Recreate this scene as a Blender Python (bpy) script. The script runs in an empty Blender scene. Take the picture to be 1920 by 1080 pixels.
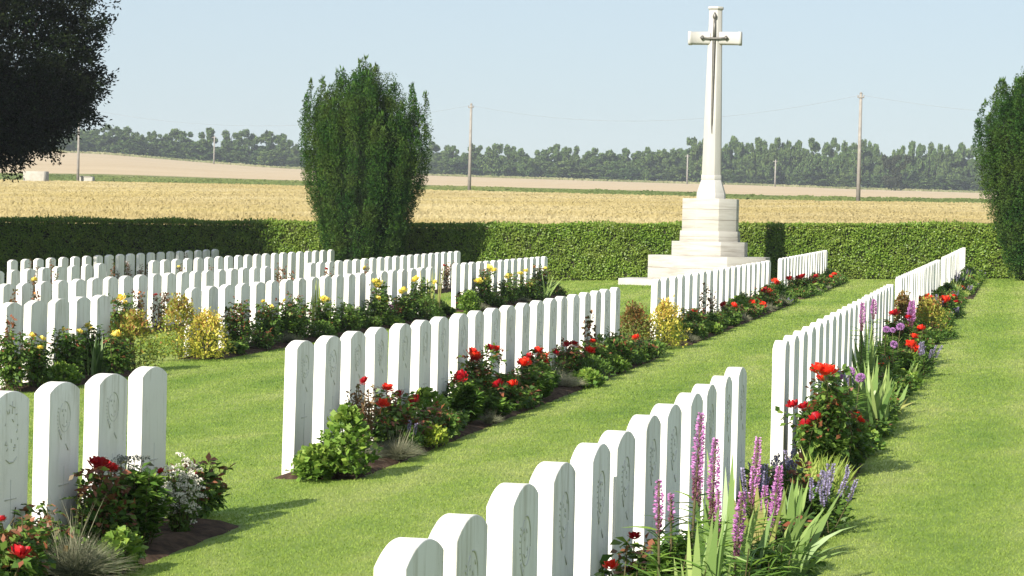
import bpy, bmesh, math, random
import numpy as np
from math import sin, cos, pi, radians, atan2, hypot
from mathutils import Vector, Matrix

STONES={
'R1n':[(-1.359,5.8,0.017,0.002),(-1.359,6.322,0.023,-0.002),(-1.359,7.074,0.031,-0.001),(-1.359,7.693,0.038,-0.0),(-1.359,8.378,0.046,-0.003),(-1.359,8.921,0.052,-0.006),(-1.359,9.633,0.06,-0.006),(-1.359,10.233,0.066,-0.007),(-1.359,10.965,0.074,-0.013),(-1.359,11.513,0.08,-0.011),(-1.359,12.183,0.088,-0.016),(-1.359,12.838,0.095,-0.012)],
'R1a':[(-1.359,15.39,0.123,-0.002),(-1.359,16.054,0.131,-0.003),(-1.359,16.718,0.138,-0.004),(-1.359,17.381,0.145,-0.005),(-1.359,18.045,0.153,-0.006),(-1.359,18.708,0.16,-0.007),(-1.359,19.371,0.167,-0.008),(-1.359,20.033,0.174,-0.009),(-1.359,20.695,0.182,-0.011),(-1.359,21.356,0.189,-0.012),(-1.359,22.016,0.196,-0.013),(-1.359,22.676,0.204,-0.014),(-1.359,23.335,0.211,-0.015),(-1.359,23.994,0.218,-0.016),(-1.359,24.651,0.225,-0.017),(-1.359,25.308,0.233,-0.018),(-1.359,25.964,0.24,-0.019),(-1.359,26.619,0.247,-0.02),(-1.359,27.272,0.254,-0.022),(-1.359,27.925,0.262,-0.023),(-1.359,28.577,0.269,-0.024)],
'R1b':[(-1.359,30.836,0.294,0.003),(-1.359,31.499,0.301,0.001),(-1.359,32.161,0.308,-0.002),(-1.359,32.823,0.316,-0.005),(-1.359,33.485,0.323,-0.008),(-1.359,34.147,0.33,-0.011),(-1.359,34.809,0.338,-0.014),(-1.359,35.47,0.345,-0.017),(-1.359,36.131,0.352,-0.019),(-1.359,36.792,0.359,-0.022),(-1.359,37.453,0.367,-0.025),(-1.359,38.113,0.374,-0.028),(-1.359,38.773,0.381,-0.031),(-1.359,39.433,0.389,-0.034),(-1.359,40.092,0.396,-0.037),(-1.359,40.751,0.403,-0.039),(-1.359,41.41,0.41,-0.042),(-1.359,42.068,0.418,-0.045),(-1.359,42.726,0.425,-0.048),(-1.359,43.384,0.432,-0.051),(-1.359,44.041,0.439,-0.054),(-1.359,44.698,0.447,-0.057),(-1.359,45.354,0.454,-0.059),(-1.359,46.01,0.461,-0.062)],
'R1c':[(-1.312,47.79,0.482,-0.045),(-1.307,48.43,0.49,-0.045),(-1.302,49.07,0.497,-0.045),(-1.297,49.71,0.504,-0.044),(-1.292,50.35,0.511,-0.044),(-1.288,50.99,0.518,-0.043),(-1.283,51.63,0.526,-0.043),(-1.278,52.27,0.533,-0.042),(-1.273,52.91,0.54,-0.042),(-1.268,53.55,0.547,-0.042),(-1.263,54.19,0.555,-0.041),(-1.258,54.83,0.562,-0.041),(-1.253,55.47,0.569,-0.04),(-1.248,56.11,0.576,-0.04),(-1.244,56.75,0.583,-0.039),(-1.239,57.39,0.591,-0.039),(-1.234,58.03,0.598,-0.039),(-1.229,58.67,0.605,-0.038),(-1.224,59.31,0.612,-0.038),(-1.219,59.95,0.62,-0.037),(-1.214,60.59,0.627,-0.037)],
'R2a':[(-4.281,10.528,-0.023,0.013),(-4.281,11.161,-0.016,0.012),(-4.281,11.799,-0.009,0.011),(-4.281,12.42,-0.003,0.009)],
'R2b':[(-4.281,15.201,0.028,0.007),(-4.281,15.864,0.035,0.005),(-4.281,16.515,0.043,0.004),(-4.281,17.162,0.05,0.002),(-4.281,17.812,0.057,0.001),(-4.281,18.477,0.064,-0.001),(-4.281,19.101,0.071,-0.002),(-4.281,19.787,0.079,-0.004),(-4.281,20.42,0.086,-0.005),(-4.281,21.092,0.093,-0.007),(-4.281,21.74,0.1,-0.008),(-4.281,22.427,0.108,-0.01),(-4.281,23.106,0.115,-0.011),(-4.281,23.771,0.123,-0.013),(-4.281,24.416,0.13,-0.014),(-4.281,25.096,0.137,-0.016),(-4.281,25.781,0.145,-0.018),(-4.281,26.42,0.152,-0.019),(-4.281,27.072,0.159,-0.021),(-4.281,27.775,0.167,-0.022)],
'R2c':[(-4.281,31.035,0.203,-0.014),(-4.281,31.821,0.212,-0.015),(-4.281,32.607,0.22,-0.017),(-4.281,33.393,0.229,-0.019),(-4.281,34.178,0.238,-0.02),(-4.281,34.963,0.246,-0.022),(-4.281,35.749,0.255,-0.024),(-4.281,36.534,0.264,-0.025),(-4.281,37.319,0.272,-0.027),(-4.281,38.104,0.281,-0.029),(-4.281,38.888,0.29,-0.031),(-4.281,39.673,0.298,-0.032),(-4.281,40.457,0.307,-0.034),(-4.281,41.241,0.315,-0.036),(-4.281,42.025,0.324,-0.037),(-4.281,42.808,0.333,-0.039),(-4.281,43.592,0.341,-0.041),(-4.281,44.375,0.35,-0.042),(-4.281,45.158,0.359,-0.044)],
'R2d':[(-4.281,47.889,0.389,-0.049),(-4.281,48.587,0.397,-0.049),(-4.281,49.284,0.404,-0.05),(-4.281,49.982,0.412,-0.05),(-4.281,50.679,0.42,-0.051),(-4.281,51.377,0.427,-0.051),(-4.281,52.074,0.435,-0.052),(-4.281,52.771,0.443,-0.052),(-4.281,53.468,0.45,-0.053),(-4.281,54.165,0.458,-0.053),(-4.281,54.862,0.466,-0.054),(-4.281,55.558,0.474,-0.054),(-4.281,56.255,0.481,-0.055),(-4.281,56.951,0.489,-0.055),(-4.281,57.647,0.497,-0.056),(-4.281,58.343,0.504,-0.056),(-4.281,59.039,0.512,-0.057)],
'R3a':[(-9.154,22.637,-0.045,-0.0),(-9.154,23.237,-0.038,-0.002),(-9.154,23.837,-0.032,-0.003),(-9.154,24.437,-0.025,-0.004),(-9.154,25.037,-0.019,-0.005)],
'R3b':[(-9.154,28.054,0.015,-0.014),(-9.154,28.687,0.022,-0.015),(-9.154,29.32,0.029,-0.015),(-9.154,29.953,0.036,-0.015),(-9.154,30.586,0.043,-0.016),(-9.154,31.219,0.05,-0.016),(-9.154,31.852,0.057,-0.017),(-9.154,32.485,0.064,-0.017),(-9.154,33.118,0.071,-0.017),(-9.154,33.751,0.078,-0.018),(-9.154,34.383,0.085,-0.018),(-9.154,35.016,0.092,-0.019),(-9.154,35.649,0.099,-0.019),(-9.154,36.281,0.106,-0.02),(-9.154,36.914,0.113,-0.02),(-9.154,37.546,0.12,-0.02),(-9.154,38.179,0.127,-0.021),(-9.154,38.811,0.134,-0.021),(-9.154,39.443,0.14,-0.022),(-9.154,40.075,0.147,-0.022)],
'R3c':[(-9.154,42.024,0.169,-0.004),(-9.154,42.648,0.176,-0.005),(-9.154,43.272,0.183,-0.006),(-9.154,43.895,0.19,-0.008),(-9.154,44.519,0.196,-0.009),(-9.154,45.142,0.203,-0.01),(-9.154,45.766,0.21,-0.012),(-9.154,46.389,0.217,-0.013),(-9.154,47.013,0.224,-0.014),(-9.154,47.636,0.231,-0.015),(-9.154,48.26,0.238,-0.017),(-9.154,48.883,0.245,-0.018),(-9.154,49.506,0.252,-0.019),(-9.154,50.129,0.258,-0.021)],
'R4a':[(-12.135,29.837,-0.06,-0.007),(-12.135,30.456,-0.054,-0.008),(-12.135,31.075,-0.047,-0.008),(-12.135,31.694,-0.04,-0.009),(-12.135,32.314,-0.033,-0.009),(-12.135,32.933,-0.026,-0.01),(-12.135,33.552,-0.019,-0.01),(-12.135,34.171,-0.013,-0.01),(-12.135,34.79,-0.006,-0.011),(-12.135,35.41,0.001,-0.011),(-12.135,36.029,0.008,-0.012),(-12.135,36.648,0.015,-0.012),(-12.135,37.267,0.022,-0.013),(-12.135,37.886,0.028,-0.013),(-12.135,38.504,0.035,-0.014),(-12.135,39.123,0.042,-0.014),(-12.135,39.742,0.049,-0.015),(-12.135,40.361,0.056,-0.015),(-12.135,40.979,0.063,-0.015)],
'R4b':[(-12.135,43.744,0.093,-0.01),(-12.135,44.375,0.1,-0.008),(-12.135,45.005,0.107,-0.007),(-12.135,45.635,0.114,-0.005),(-12.135,46.265,0.121,-0.003),(-12.135,46.895,0.128,-0.001),(-12.135,47.526,0.135,0.001),(-12.135,48.156,0.142,0.002),(-12.135,48.786,0.149,0.004),(-12.135,49.416,0.156,0.006),(-12.135,50.046,0.163,0.008),(-12.135,50.676,0.17,0.01),(-12.135,51.305,0.176,0.012),(-12.135,51.935,0.183,0.013),(-12.135,52.565,0.19,0.015),(-12.135,53.195,0.197,0.017),(-12.135,53.824,0.204,0.019),(-12.135,54.454,0.211,0.021),(-12.135,55.084,0.218,0.022),(-12.135,55.713,0.225,0.024)],
'R5a':[(-15.904,38.743,-0.082,-0.026),(-15.904,39.414,-0.075,-0.022),(-15.904,40.084,-0.067,-0.017),(-15.904,40.755,-0.06,-0.012),(-15.904,41.425,-0.053,-0.007),(-15.904,42.095,-0.045,-0.002),(-15.904,42.766,-0.038,0.003),(-15.904,43.436,-0.03,0.008)],
'R5b':[(-15.904,46.318,0.001,0.008),(-15.904,46.989,0.009,0.009),(-15.904,47.66,0.016,0.011),(-15.904,48.331,0.024,0.012),(-15.904,49.002,0.031,0.013),(-15.904,49.673,0.038,0.014),(-15.904,50.344,0.046,0.016),(-15.904,51.015,0.053,0.017),(-15.904,51.686,0.061,0.018),(-15.904,52.357,0.068,0.02),(-15.904,53.028,0.075,0.021),(-15.904,53.699,0.083,0.022),(-15.904,54.369,0.09,0.023),(-15.904,55.04,0.098,0.025),(-15.904,55.711,0.105,0.026),(-15.904,56.382,0.112,0.027),(-15.904,57.052,0.12,0.029),(-15.904,57.723,0.127,0.03),(-15.904,58.393,0.135,0.031),(-15.904,59.064,0.142,0.033)],
'R6':[(-19.551,48.393,-0.092,0.003),(-19.551,49.086,-0.084,0.005),(-19.551,49.78,-0.077,0.006),(-19.551,50.474,-0.069,0.008),(-19.551,51.167,-0.061,0.01),(-19.551,51.861,-0.054,0.012),(-19.551,52.555,-0.046,0.013),(-19.551,53.248,-0.038,0.015),(-19.551,53.942,-0.031,0.017),(-19.551,54.635,-0.023,0.018),(-19.551,55.329,-0.015,0.02),(-19.551,56.022,-0.008,0.022),(-19.551,56.716,-0.0,0.024),(-19.551,57.409,0.008,0.025),(-19.551,58.102,0.015,0.027),(-19.551,58.796,0.023,0.029),(-19.551,59.489,0.031,0.03),(-19.551,60.182,0.038,0.032),(-19.551,60.876,0.046,0.034),(-19.551,61.569,0.054,0.036)]}
PLANTS=[
{'k': 'rose', 'row': 'R2', 'x': -3.993, 'y': 9.907, 'z': -0.018, 'h': 0.372, 'w': 0.098, 'b': [[-3.884, 9.751, 0.183, 0.047, 'D'], [-3.976, 9.78, 0.315, 0.021, 'D']], 'l': 'red rose bush at the near end of the front-left bed, before emblem headstone', 'red': 0.5},
{'k': 'fescue', 'row': 'R2', 'x': -3.903, 'y': 10.426, 'z': -0.009, 'h': 0.394, 'w': 0.141, 'b': [], 'l': 'wispy grey-green grass clump before the front-left headstones'},
{'k': 'rose', 'row': 'R2', 'x': -4.083, 'y': 11.279, 'z': -0.006, 'h': 0.436, 'w': 0.135, 'b': [[-4.085, 11.197, 0.404, 0.049, 'D'], [-4.091, 11.335, 0.382, 0.042, 'D'], [-4.097, 11.131, 0.429, 0.027, 'D']], 'l': 'red-leaved rose with one big crimson bloom against front-left headstones', 'red': 0.75},
{'k': 'phlox', 'row': 'R2', 'x': -3.993, 'y': 11.515, 'z': -0.0, 'h': 0.377, 'w': 0.137, 'b': [], 'l': 'dark leafy green bush between the crimson rose and the white-flowered plant'},
{'k': 'mantle', 'row': 'R2', 'x': -3.823, 'y': 10.749, 'z': -0.003, 'h': 0.157, 'w': 0.061, 'b': [], 'l': 'low bright-leaved plant on the bed edge beside the wispy grass clump'},
{'k': 'oregano', 'row': 'R2', 'x': -4.003, 'y': 12.117, 'z': 0.006, 'h': 0.396, 'w': 0.121, 'b': [], 'l': 'bushy plant covered in small white flowers beside front-left headstones'},
{'k': 'rose', 'row': 'R2', 'x': -4.143, 'y': 12.886, 'z': 0.01, 'h': 0.277, 'w': 0.1, 'b': [[-4.111, 12.637, 0.252, 0.027, 'D'], [-4.191, 12.809, 0.27, 0.022, 'D'], [-4.158, 12.288, 0.287, 0.016, 'D']], 'l': 'sparse rose with small dark red blooms behind the white-flowered plant', 'red': 0.5},
{'k': 'seedhead', 'row': 'R2', 'x': -4.163, 'y': 11.756, 'z': -0.003, 'h': 0.395, 'w': 0.102, 'b': [], 'l': 'plant with grey seed heads standing before front-left headstones'},
{'k': 'mantle', 'row': 'R2', 'x': -4.063, 'y': 14.833, 'z': 0.034, 'h': 0.177, 'w': 0.102, 'b': [], 'l': 'low yellow-green leafy mound at the foot of the row end stone'},
{'k': 'mantle', 'row': 'R2', 'x': -3.903, 'y': 14.972, 'z': 0.041, 'h': 0.405, 'w': 0.134, 'b': [], 'l': 'taller light green leafy plant beside low mound at row end'},
{'k': 'drystem', 'row': 'R2', 'x': -4.103, 'y': 16.067, 'z': 0.047, 'h': 0.51, 'w': 0.144, 'b': [[-4.062, 15.986, 0.543, 0.031, 'D']], 'l': 'bush of dry brown stems with one dark red bud on top'},
{'k': 'fescue', 'row': 'R2', 'x': -3.843, 'y': 16.011, 'z': 0.054, 'h': 0.226, 'w': 0.129, 'b': [], 'l': 'grey grass tuft in front of the scarlet roses, second row'},
{'k': 'rose', 'row': 'R2', 'x': -4.083, 'y': 16.849, 'z': 0.056, 'h': 0.389, 'w': 0.165, 'b': [[-4.061, 16.583, 0.458, 0.042, 'R'], [-4.028, 16.345, 0.368, 0.045, 'R'], [-4.091, 17.03, 0.388, 0.04, 'D'], [-4.1, 16.935, 0.321, 0.032, 'D'], [-4.073, 17.467, 0.325, 0.048, 'D']], 'l': 'rose bush with three scarlet and crimson blooms beside dry brown bush', 'red': 0.4},
{'k': 'budrose', 'row': 'R2', 'x': -3.983, 'y': 16.892, 'z': 0.06, 'h': 0.207, 'w': 0.093, 'b': [[-3.997, 16.884, 0.249, 0.025, 'O'], [-3.997, 16.732, 0.242, 0.021, 'O']], 'l': 'small plant with orange buds under the scarlet roses'},
{'k': 'speedwell', 'row': 'R2', 'x': -3.883, 'y': 16.578, 'z': 0.059, 'h': 0.215, 'w': 0.049, 'b': [], 'l': 'single lavender spike beside orange buds', 'n': 2},
{'k': 'lowgreen', 'row': 'R2', 'x': -3.843, 'y': 17.036, 'z': 0.066, 'h': 0.114, 'w': 0.087, 'b': [], 'l': 'small round yellow-green bush on the bed edge', 'yel': 1},
{'k': 'rose', 'row': 'R2', 'x': -4.023, 'y': 18.279, 'z': 0.074, 'h': 0.157, 'w': 0.147, 'b': [], 'l': 'glossy dark-leaved bush without blooms behind round yellow-green bush', 'red': 0},
{'k': 'phlox', 'row': 'R2', 'x': -3.983, 'y': 18.737, 'z': 0.08, 'h': 0.313, 'w': 0.143, 'b': [], 'l': 'tall leafy green bush with yellow-green top in the second row'},
{'k': 'rose', 'row': 'R2', 'x': -4.103, 'y': 19.692, 'z': 0.087, 'h': 0.529, 'w': 0.141, 'b': [[-4.094, 19.453, 0.564, 0.062, 'R'], [-4.097, 19.614, 0.52, 0.05, 'D'], [-4.029, 18.761, 0.426, 0.052, 'D'], [-4.077, 19.701, 0.321, 0.054, 'R'], [-4.099, 20.109, 0.578, 0.047, 'D'], [-4.081, 20.32, 0.565, 0.039, 'R'], [-3.892, 19.495, 0.335, 0.049, 'D']], 'l': 'tall rose with large scarlet blooms against white stones past green bush', 'red': 0.4},
{'k': 'fescue', 'row': 'R2', 'x': -3.823, 'y': 18.844, 'z': 0.086, 'h': 0.123, 'w': 0.087, 'b': [], 'l': 'tiny grey grass tuft below the tall scarlet rose'},
{'k': 'rose', 'row': 'R2', 'x': -3.943, 'y': 20.214, 'z': 0.098, 'h': 0.217, 'w': 0.136, 'b': [[-3.909, 20.143, 0.298, 0.047, 'R']], 'l': 'low leafy rose with a single scarlet bloom beside tall scarlet rose', 'red': 0.1},
{'k': 'rose', 'row': 'R2', 'x': -4.023, 'y': 21.755, 'z': 0.112, 'h': 0.422, 'w': 0.155, 'b': [[-3.961, 20.898, 0.431, 0.057, 'R'], [-4.016, 21.79, 0.492, 0.046, 'R'], [-4.035, 22.129, 0.426, 0.051, 'R'], [-4.006, 22.007, 0.372, 0.046, 'R'], [-4.018, 21.432, 0.467, 0.032, 'D']], 'l': 'dense dark rose with three scarlet blooms beside pale grass clump', 'red': 0.2},
{'k': 'fescue', 'row': 'R2', 'x': -3.943, 'y': 22.811, 'z': 0.126, 'h': 0.191, 'w': 0.153, 'b': [], 'l': 'large pale grass clump between two rose bushes in the second row', 'pale': 1},
{'k': 'rose', 'row': 'R2', 'x': -4.143, 'y': 24.016, 'z': 0.133, 'h': 0.356, 'w': 0.131, 'b': [[-4.131, 23.279, 0.415, 0.039, 'D'], [-4.163, 24.115, 0.449, 0.045, 'D'], [-4.193, 24.677, 0.436, 0.041, 'D']], 'l': 'rose with three crimson blooms rising behind pale grass clump', 'red': 0.6},
{'k': 'rose', 'row': 'R2', 'x': -4.043, 'y': 24.963, 'z': 0.147, 'h': 0.387, 'w': 0.178, 'b': [[-4.001, 24.476, 0.384, 0.056, 'R'], [-4.016, 25.35, 0.373, 0.042, 'R'], [-3.992, 24.565, 0.473, 0.031, 'R']], 'l': 'broad rose with two scarlet blooms past pale grass clump', 'red': 0.2},
{'k': 'mantle', 'row': 'R2', 'x': -3.823, 'y': 23.256, 'z': 0.135, 'h': 0.126, 'w': 0.136, 'b': [], 'l': 'bright green low plant on bed edge past pale grass clump'},
{'k': 'rose', 'row': 'R2', 'x': -3.983, 'y': 26.223, 'z': 0.163, 'h': 0.383, 'w': 0.186, 'b': [[-3.794, 26.128, 0.457, 0.049, 'R']], 'l': 'leafy rose with one scarlet bloom near far end of second-row block', 'red': 0.3},
{'k': 'sprig', 'row': 'R2', 'x': -4.183, 'y': 25.488, 'z': 0.148, 'h': 0.565, 'w': 0.064, 'b': [], 'l': 'thin dark twig standing against the end stones of second-row block'},
{'k': 'rose', 'row': 'R2', 'x': -3.883, 'y': 27.255, 'z': 0.177, 'h': 0.223, 'w': 0.148, 'b': [[-3.988, 27.024, 0.225, 0.028, 'D']], 'l': 'dark low rose at the corner of bed before golden shrub', 'red': 0.5},
{'k': 'spirea', 'row': 'R2', 'x': -4.293, 'y': 29.374, 'z': 0.187, 'h': 0.5, 'w': 0.221, 'b': [], 'l': 'brownish green shrub between the two second-row blocks', 'brown': 1},
{'k': 'spirea', 'row': 'R2', 'x': -4.023, 'y': 30.022, 'z': 0.203, 'h': 0.526, 'w': 0.237, 'b': [], 'l': 'golden shrub at the near end stone of third second-row block', 'gold': 1},
{'k': 'rose', 'row': 'R2', 'x': -4.023, 'y': 32.754, 'z': 0.233, 'h': 0.398, 'w': 0.177, 'b': [[-4.037, 32.855, 0.54, 0.048, 'R']], 'l': 'rose with one small red bloom just past golden shrub', 'red': 0.3},
{'k': 'sprig', 'row': 'R2', 'x': -4.183, 'y': 35.106, 'z': 0.254, 'h': 0.606, 'w': 0.087, 'b': [], 'l': 'tall dark red sprig between golden shrub and far roses'},
{'k': 'sprig', 'row': 'R2', 'x': -4.183, 'y': 36.105, 'z': 0.265, 'h': 0.504, 'w': 0.075, 'b': [], 'l': 'second thin dark sprig against white stones past golden shrub'},
{'k': 'rose', 'row': 'R2', 'x': -3.943, 'y': 34.421, 'z': 0.254, 'h': 0.267, 'w': 0.186, 'b': [], 'l': 'bloomless bushy rose in the third second-row block', 'red': 0.1},
{'k': 'rose', 'row': 'R2', 'x': -4.023, 'y': 36.97, 'z': 0.28, 'h': 0.271, 'w': 0.184, 'b': [[-4.036, 36.263, 0.545, 0.06, 'D'], [-3.964, 36.931, 0.516, 0.061, 'R'], [-3.961, 36.375, 0.394, 0.06, 'D']], 'l': 'rose with crimson and red blooms before pale small grass tuft', 'red': 0.4},
{'k': 'fescue', 'row': 'R2', 'x': -3.903, 'y': 37.431, 'z': 0.289, 'h': 0.17, 'w': 0.124, 'b': [], 'l': 'small pale grass tuft in the third second-row block', 'pale': 1},
{'k': 'rose', 'row': 'R2', 'x': -4.023, 'y': 40.147, 'z': 0.315, 'h': 0.26, 'w': 0.183, 'b': [[-4.068, 39.903, 0.431, 0.074, 'R'], [-3.966, 39.449, 0.486, 0.065, 'R'], [-3.981, 40.51, 0.493, 0.075, 'R'], [-3.849, 39.933, 0.453, 0.066, 'R']], 'l': 'rose with a cluster of four bright scarlet blooms before cross steps', 'red': 0.2},
{'k': 'rose', 'row': 'R2', 'x': -4.023, 'y': 42.95, 'z': 0.346, 'h': 0.347, 'w': 0.177, 'b': [[-4.003, 42.013, 0.64, 0.069, 'D'], [-4.001, 42.642, 0.611, 0.07, 'R'], [-4.011, 42.856, 0.535, 0.062, 'R']], 'l': 'rose with red blooms at far end of third second-row block', 'red': 0.2},
{'k': 'rose', 'row': 'R2', 'x': -4.163, 'y': 46.033, 'z': 0.375, 'h': 0.431, 'w': 0.152, 'b': [[-4.135, 45.107, 0.727, 0.074, 'R']], 'l': 'green rose with one scarlet bloom between blocks before the cross', 'red': 0},
{'k': 'speedwell', 'row': 'R2', 'x': -3.883, 'y': 44.162, 'z': 0.364, 'h': 0.13, 'w': 0.127, 'b': [], 'l': 'grey-blue small plant at bed end before the cross', 'n': 5},
{'k': 'lowgreen', 'row': 'R2', 'x': -3.893, 'y': 49.799, 'z': 0.426, 'h': 0.1, 'w': 0.266, 'b': [], 'l': 'light green low mound at near end of farthest second-row block'},
{'k': 'rose', 'row': 'R2', 'x': -4.123, 'y': 49.137, 'z': 0.411, 'h': 0.394, 'w': 0.202, 'b': [[-4.139, 48.055, 0.74, 0.069, 'D'], [-4.047, 49.087, 0.747, 0.081, 'D'], [-3.971, 49.127, 0.779, 0.071, 'D']], 'l': 'rose with crimson blooms at near end of farthest second-row block', 'red': 0.4},
{'k': 'rose', 'row': 'R2', 'x': -3.993, 'y': 52.704, 'z': 0.454, 'h': 0.341, 'w': 0.238, 'b': [[-3.989, 52.319, 0.585, 0.075, 'R'], [-3.964, 52.226, 0.738, 0.064, 'D']], 'l': 'rose with one bright red bloom in farthest second-row block', 'red': 0.4},
{'k': 'rose', 'row': 'R2', 'x': -3.893, 'y': 55.876, 'z': 0.493, 'h': 0.301, 'w': 0.23, 'b': [[-3.882, 56.281, 0.72, 0.069, 'R'], [-3.912, 55.579, 0.682, 0.057, 'R']], 'l': 'rose with two tiny red blooms at far end of second row', 'red': 0.3},
{'k': 'liatris', 'row': 'R1', 'x': -0.981, 'y': 7.963, 'z': 0.057, 'h': 0.916, 'w': 0.025, 'b': [], 'l': 'tallest purple blazing star spike against the near white stones', 'lean': 0.04, 'sl': 0.269},
{'k': 'liatris', 'row': 'R1', 'x': -0.981, 'y': 8.549, 'z': 0.063, 'h': 0.79, 'w': 0.027, 'b': [], 'l': 'purple blazing star spike second tallest beside the tallest', 'lean': 0.02, 'sl': 0.279},
{'k': 'liatris', 'row': 'R1', 'x': -0.961, 'y': 9.698, 'z': 0.076, 'h': 0.696, 'w': 0.024, 'b': [], 'l': 'slim dark purple blazing star spike beside green sword leaves', 'lean': 0.04, 'sl': 0.271},
{'k': 'liatris', 'row': 'R1', 'x': -0.941, 'y': 10.378, 'z': 0.085, 'h': 0.521, 'w': 0.032, 'b': [], 'l': 'bright-tipped blazing star spike at right of the clump', 'lean': 0.06, 'sl': 0.346},
{'k': 'liatris', 'row': 'R1', 'x': -1.041, 'y': 7.817, 'z': 0.053, 'h': 0.725, 'w': 0.021, 'b': [], 'l': 'left-hand purple blazing star spike nearest the white stones', 'lean': -0.02, 'sl': 0.16},
{'k': 'liatris', 'row': 'R1', 'x': -0.881, 'y': 8.29, 'z': 0.063, 'h': 0.638, 'w': 0.026, 'b': [], 'l': 'lowest front purple blazing star spike leaning right', 'lean': 0.06, 'sl': 0.215},
{'k': 'liatris', 'row': 'R1', 'x': -1.021, 'y': 7.95, 'z': 0.055, 'h': 0.672, 'w': 0.015, 'b': [], 'l': 'short thin purple spike just right of the left-hand spike', 'lean': -0.02, 'sl': 0.09},
{'k': 'liatris', 'row': 'R1', 'x': -0.941, 'y': 8.45, 'z': 0.063, 'h': 0.625, 'w': 0.014, 'b': [], 'l': 'thin faded spike in the middle of the blazing star clump', 'lean': 0, 'sl': 0.137},
{'k': 'liatris', 'row': 'R1', 'x': -0.921, 'y': 9.274, 'z': 0.073, 'h': 0.621, 'w': 0.017, 'b': [], 'l': 'thin faded purple spike close to slim dark spike', 'lean': 0.02, 'sl': 0.138},
{'k': 'iris', 'row': 'R1', 'x': -0.961, 'y': 8.844, 'z': 0.067, 'h': 0.755, 'w': 0.11, 'b': [], 'l': 'fan of tall green sword leaves behind purple blazing stars', 'n': 11},
{'k': 'iris', 'row': 'R1', 'x': -0.921, 'y': 9.6, 'z': 0.077, 'h': 0.595, 'w': 0.068, 'b': [], 'l': 'yellowish sword leaves to right of the purple blazing stars', 'n': 8, 'yel': 1},
{'k': 'iris', 'row': 'R1', 'x': -0.881, 'y': 9.917, 'z': 0.081, 'h': 0.523, 'w': 0.135, 'b': [], 'l': 'sword leaves arching out over bed edge, near bed', 'n': 12, 'arch': 1},
{'k': 'iris', 'row': 'R1', 'x': -0.901, 'y': 7.587, 'z': 0.055, 'h': 0.769, 'w': 0.073, 'b': [], 'l': 'broad green blades rising among the nearest purple spikes', 'n': 9},
{'k': 'iris', 'row': 'R1', 'x': -0.961, 'y': 11.491, 'z': 0.096, 'h': 0.421, 'w': 0.095, 'b': [], 'l': 'broad pale blades just before lilac speedwell, near bed', 'n': 8},
{'k': 'liatris', 'row': 'R1', 'x': -1.081, 'y': 9.038, 'z': 0.065, 'h': 0.696, 'w': 0.019, 'b': [], 'l': 'faded narrow purple spike between the two tallest spikes', 'lean': 0.01, 'sl': 0.188},
{'k': 'liatris', 'row': 'R1', 'x': -1.021, 'y': 10.822, 'z': 0.087, 'h': 0.396, 'w': 0.025, 'b': [], 'l': 'short purple spike low at right of slim dark spike', 'lean': 0.03, 'sl': 0.202},
{'k': 'grassy', 'row': 'R1', 'x': -0.921, 'y': 7.749, 'z': 0.056, 'h': 0.543, 'w': 0.129, 'b': [], 'l': 'mass of narrow green leaves under the purple blazing stars'},
{'k': 'grassy', 'row': 'R1', 'x': -0.861, 'y': 9.095, 'z': 0.073, 'h': 0.363, 'w': 0.113, 'b': [], 'l': 'mass of narrow green leaves under arching sword leaves'},
{'k': 'rose', 'row': 'R1', 'x': -1.201, 'y': 8.496, 'z': 0.056, 'h': 0.488, 'w': 0.05, 'b': [[-1.233, 8.572, 0.509, 0.023, 'D'], [-1.23, 8.039, 0.475, 0.024, 'R']], 'l': 'small red rose at the foot of near white stones', 'red': 0.3},
{'k': 'rose', 'row': 'R1', 'x': -1.061, 'y': 13.33, 'z': 0.113, 'h': 0.214, 'w': 0.099, 'b': [], 'l': 'rose with reddish young leaves and no blooms behind sword leaves', 'red': 0.7},
{'k': 'speedwell', 'row': 'R1', 'x': -0.901, 'y': 12.651, 'z': 0.111, 'h': 0.309, 'w': 0.125, 'b': [], 'l': 'speedwell with pale lilac spikes spilling over near bed end', 'n': 12},
{'k': 'speedwell', 'row': 'R1', 'x': -1.161, 'y': 13.466, 'z': 0.112, 'h': 0.324, 'w': 0.111, 'b': [], 'l': 'speedwell with violet spikes before first stone of long row', 'n': 9},
{'k': 'phlox', 'row': 'R1', 'x': -0.961, 'y': 12.59, 'z': 0.108, 'h': 0.184, 'w': 0.104, 'b': [], 'l': 'green leafy plant at far end of near bed under lilac spikes'},
{'k': 'phlox', 'row': 'R1', 'x': -1.021, 'y': 7.95, 'z': 0.055, 'h': 0.541, 'w': 0.066, 'b': [], 'l': 'leafy green growth at foot of the left-hand purple spikes'},
{'k': 'phlox', 'row': 'R1', 'x': -1.061, 'y': 9.604, 'z': 0.072, 'h': 0.434, 'w': 0.088, 'b': [], 'l': 'leafy green growth packed between purple spikes and near stones'},
{'k': 'phlox', 'row': 'R1', 'x': -0.881, 'y': 9.014, 'z': 0.071, 'h': 0.42, 'w': 0.093, 'b': [], 'l': 'leafy green growth at the front edge of the nearest purple clump'},
{'k': 'lowgreen', 'row': 'R1', 'x': -1.081, 'y': 11.806, 'z': 0.096, 'h': 0.218, 'w': 0.098, 'b': [], 'l': 'small-leaved bush behind the bright-tipped blazing star'},
{'k': 'rose', 'row': 'R1', 'x': -0.881, 'y': 10.5, 'z': 0.088, 'h': 0.29, 'w': 0.078, 'b': [], 'l': 'dark rose foliage under broad pale blades, near bed edge', 'red': 0.3},
{'k': 'daylily', 'row': 'R1', 'x': -1.021, 'y': 14.46, 'z': 0.127, 'h': 0.266, 'w': 0.208, 'b': [], 'l': 'clump of short yellow-green strap leaves at start of long bed'},
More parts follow.
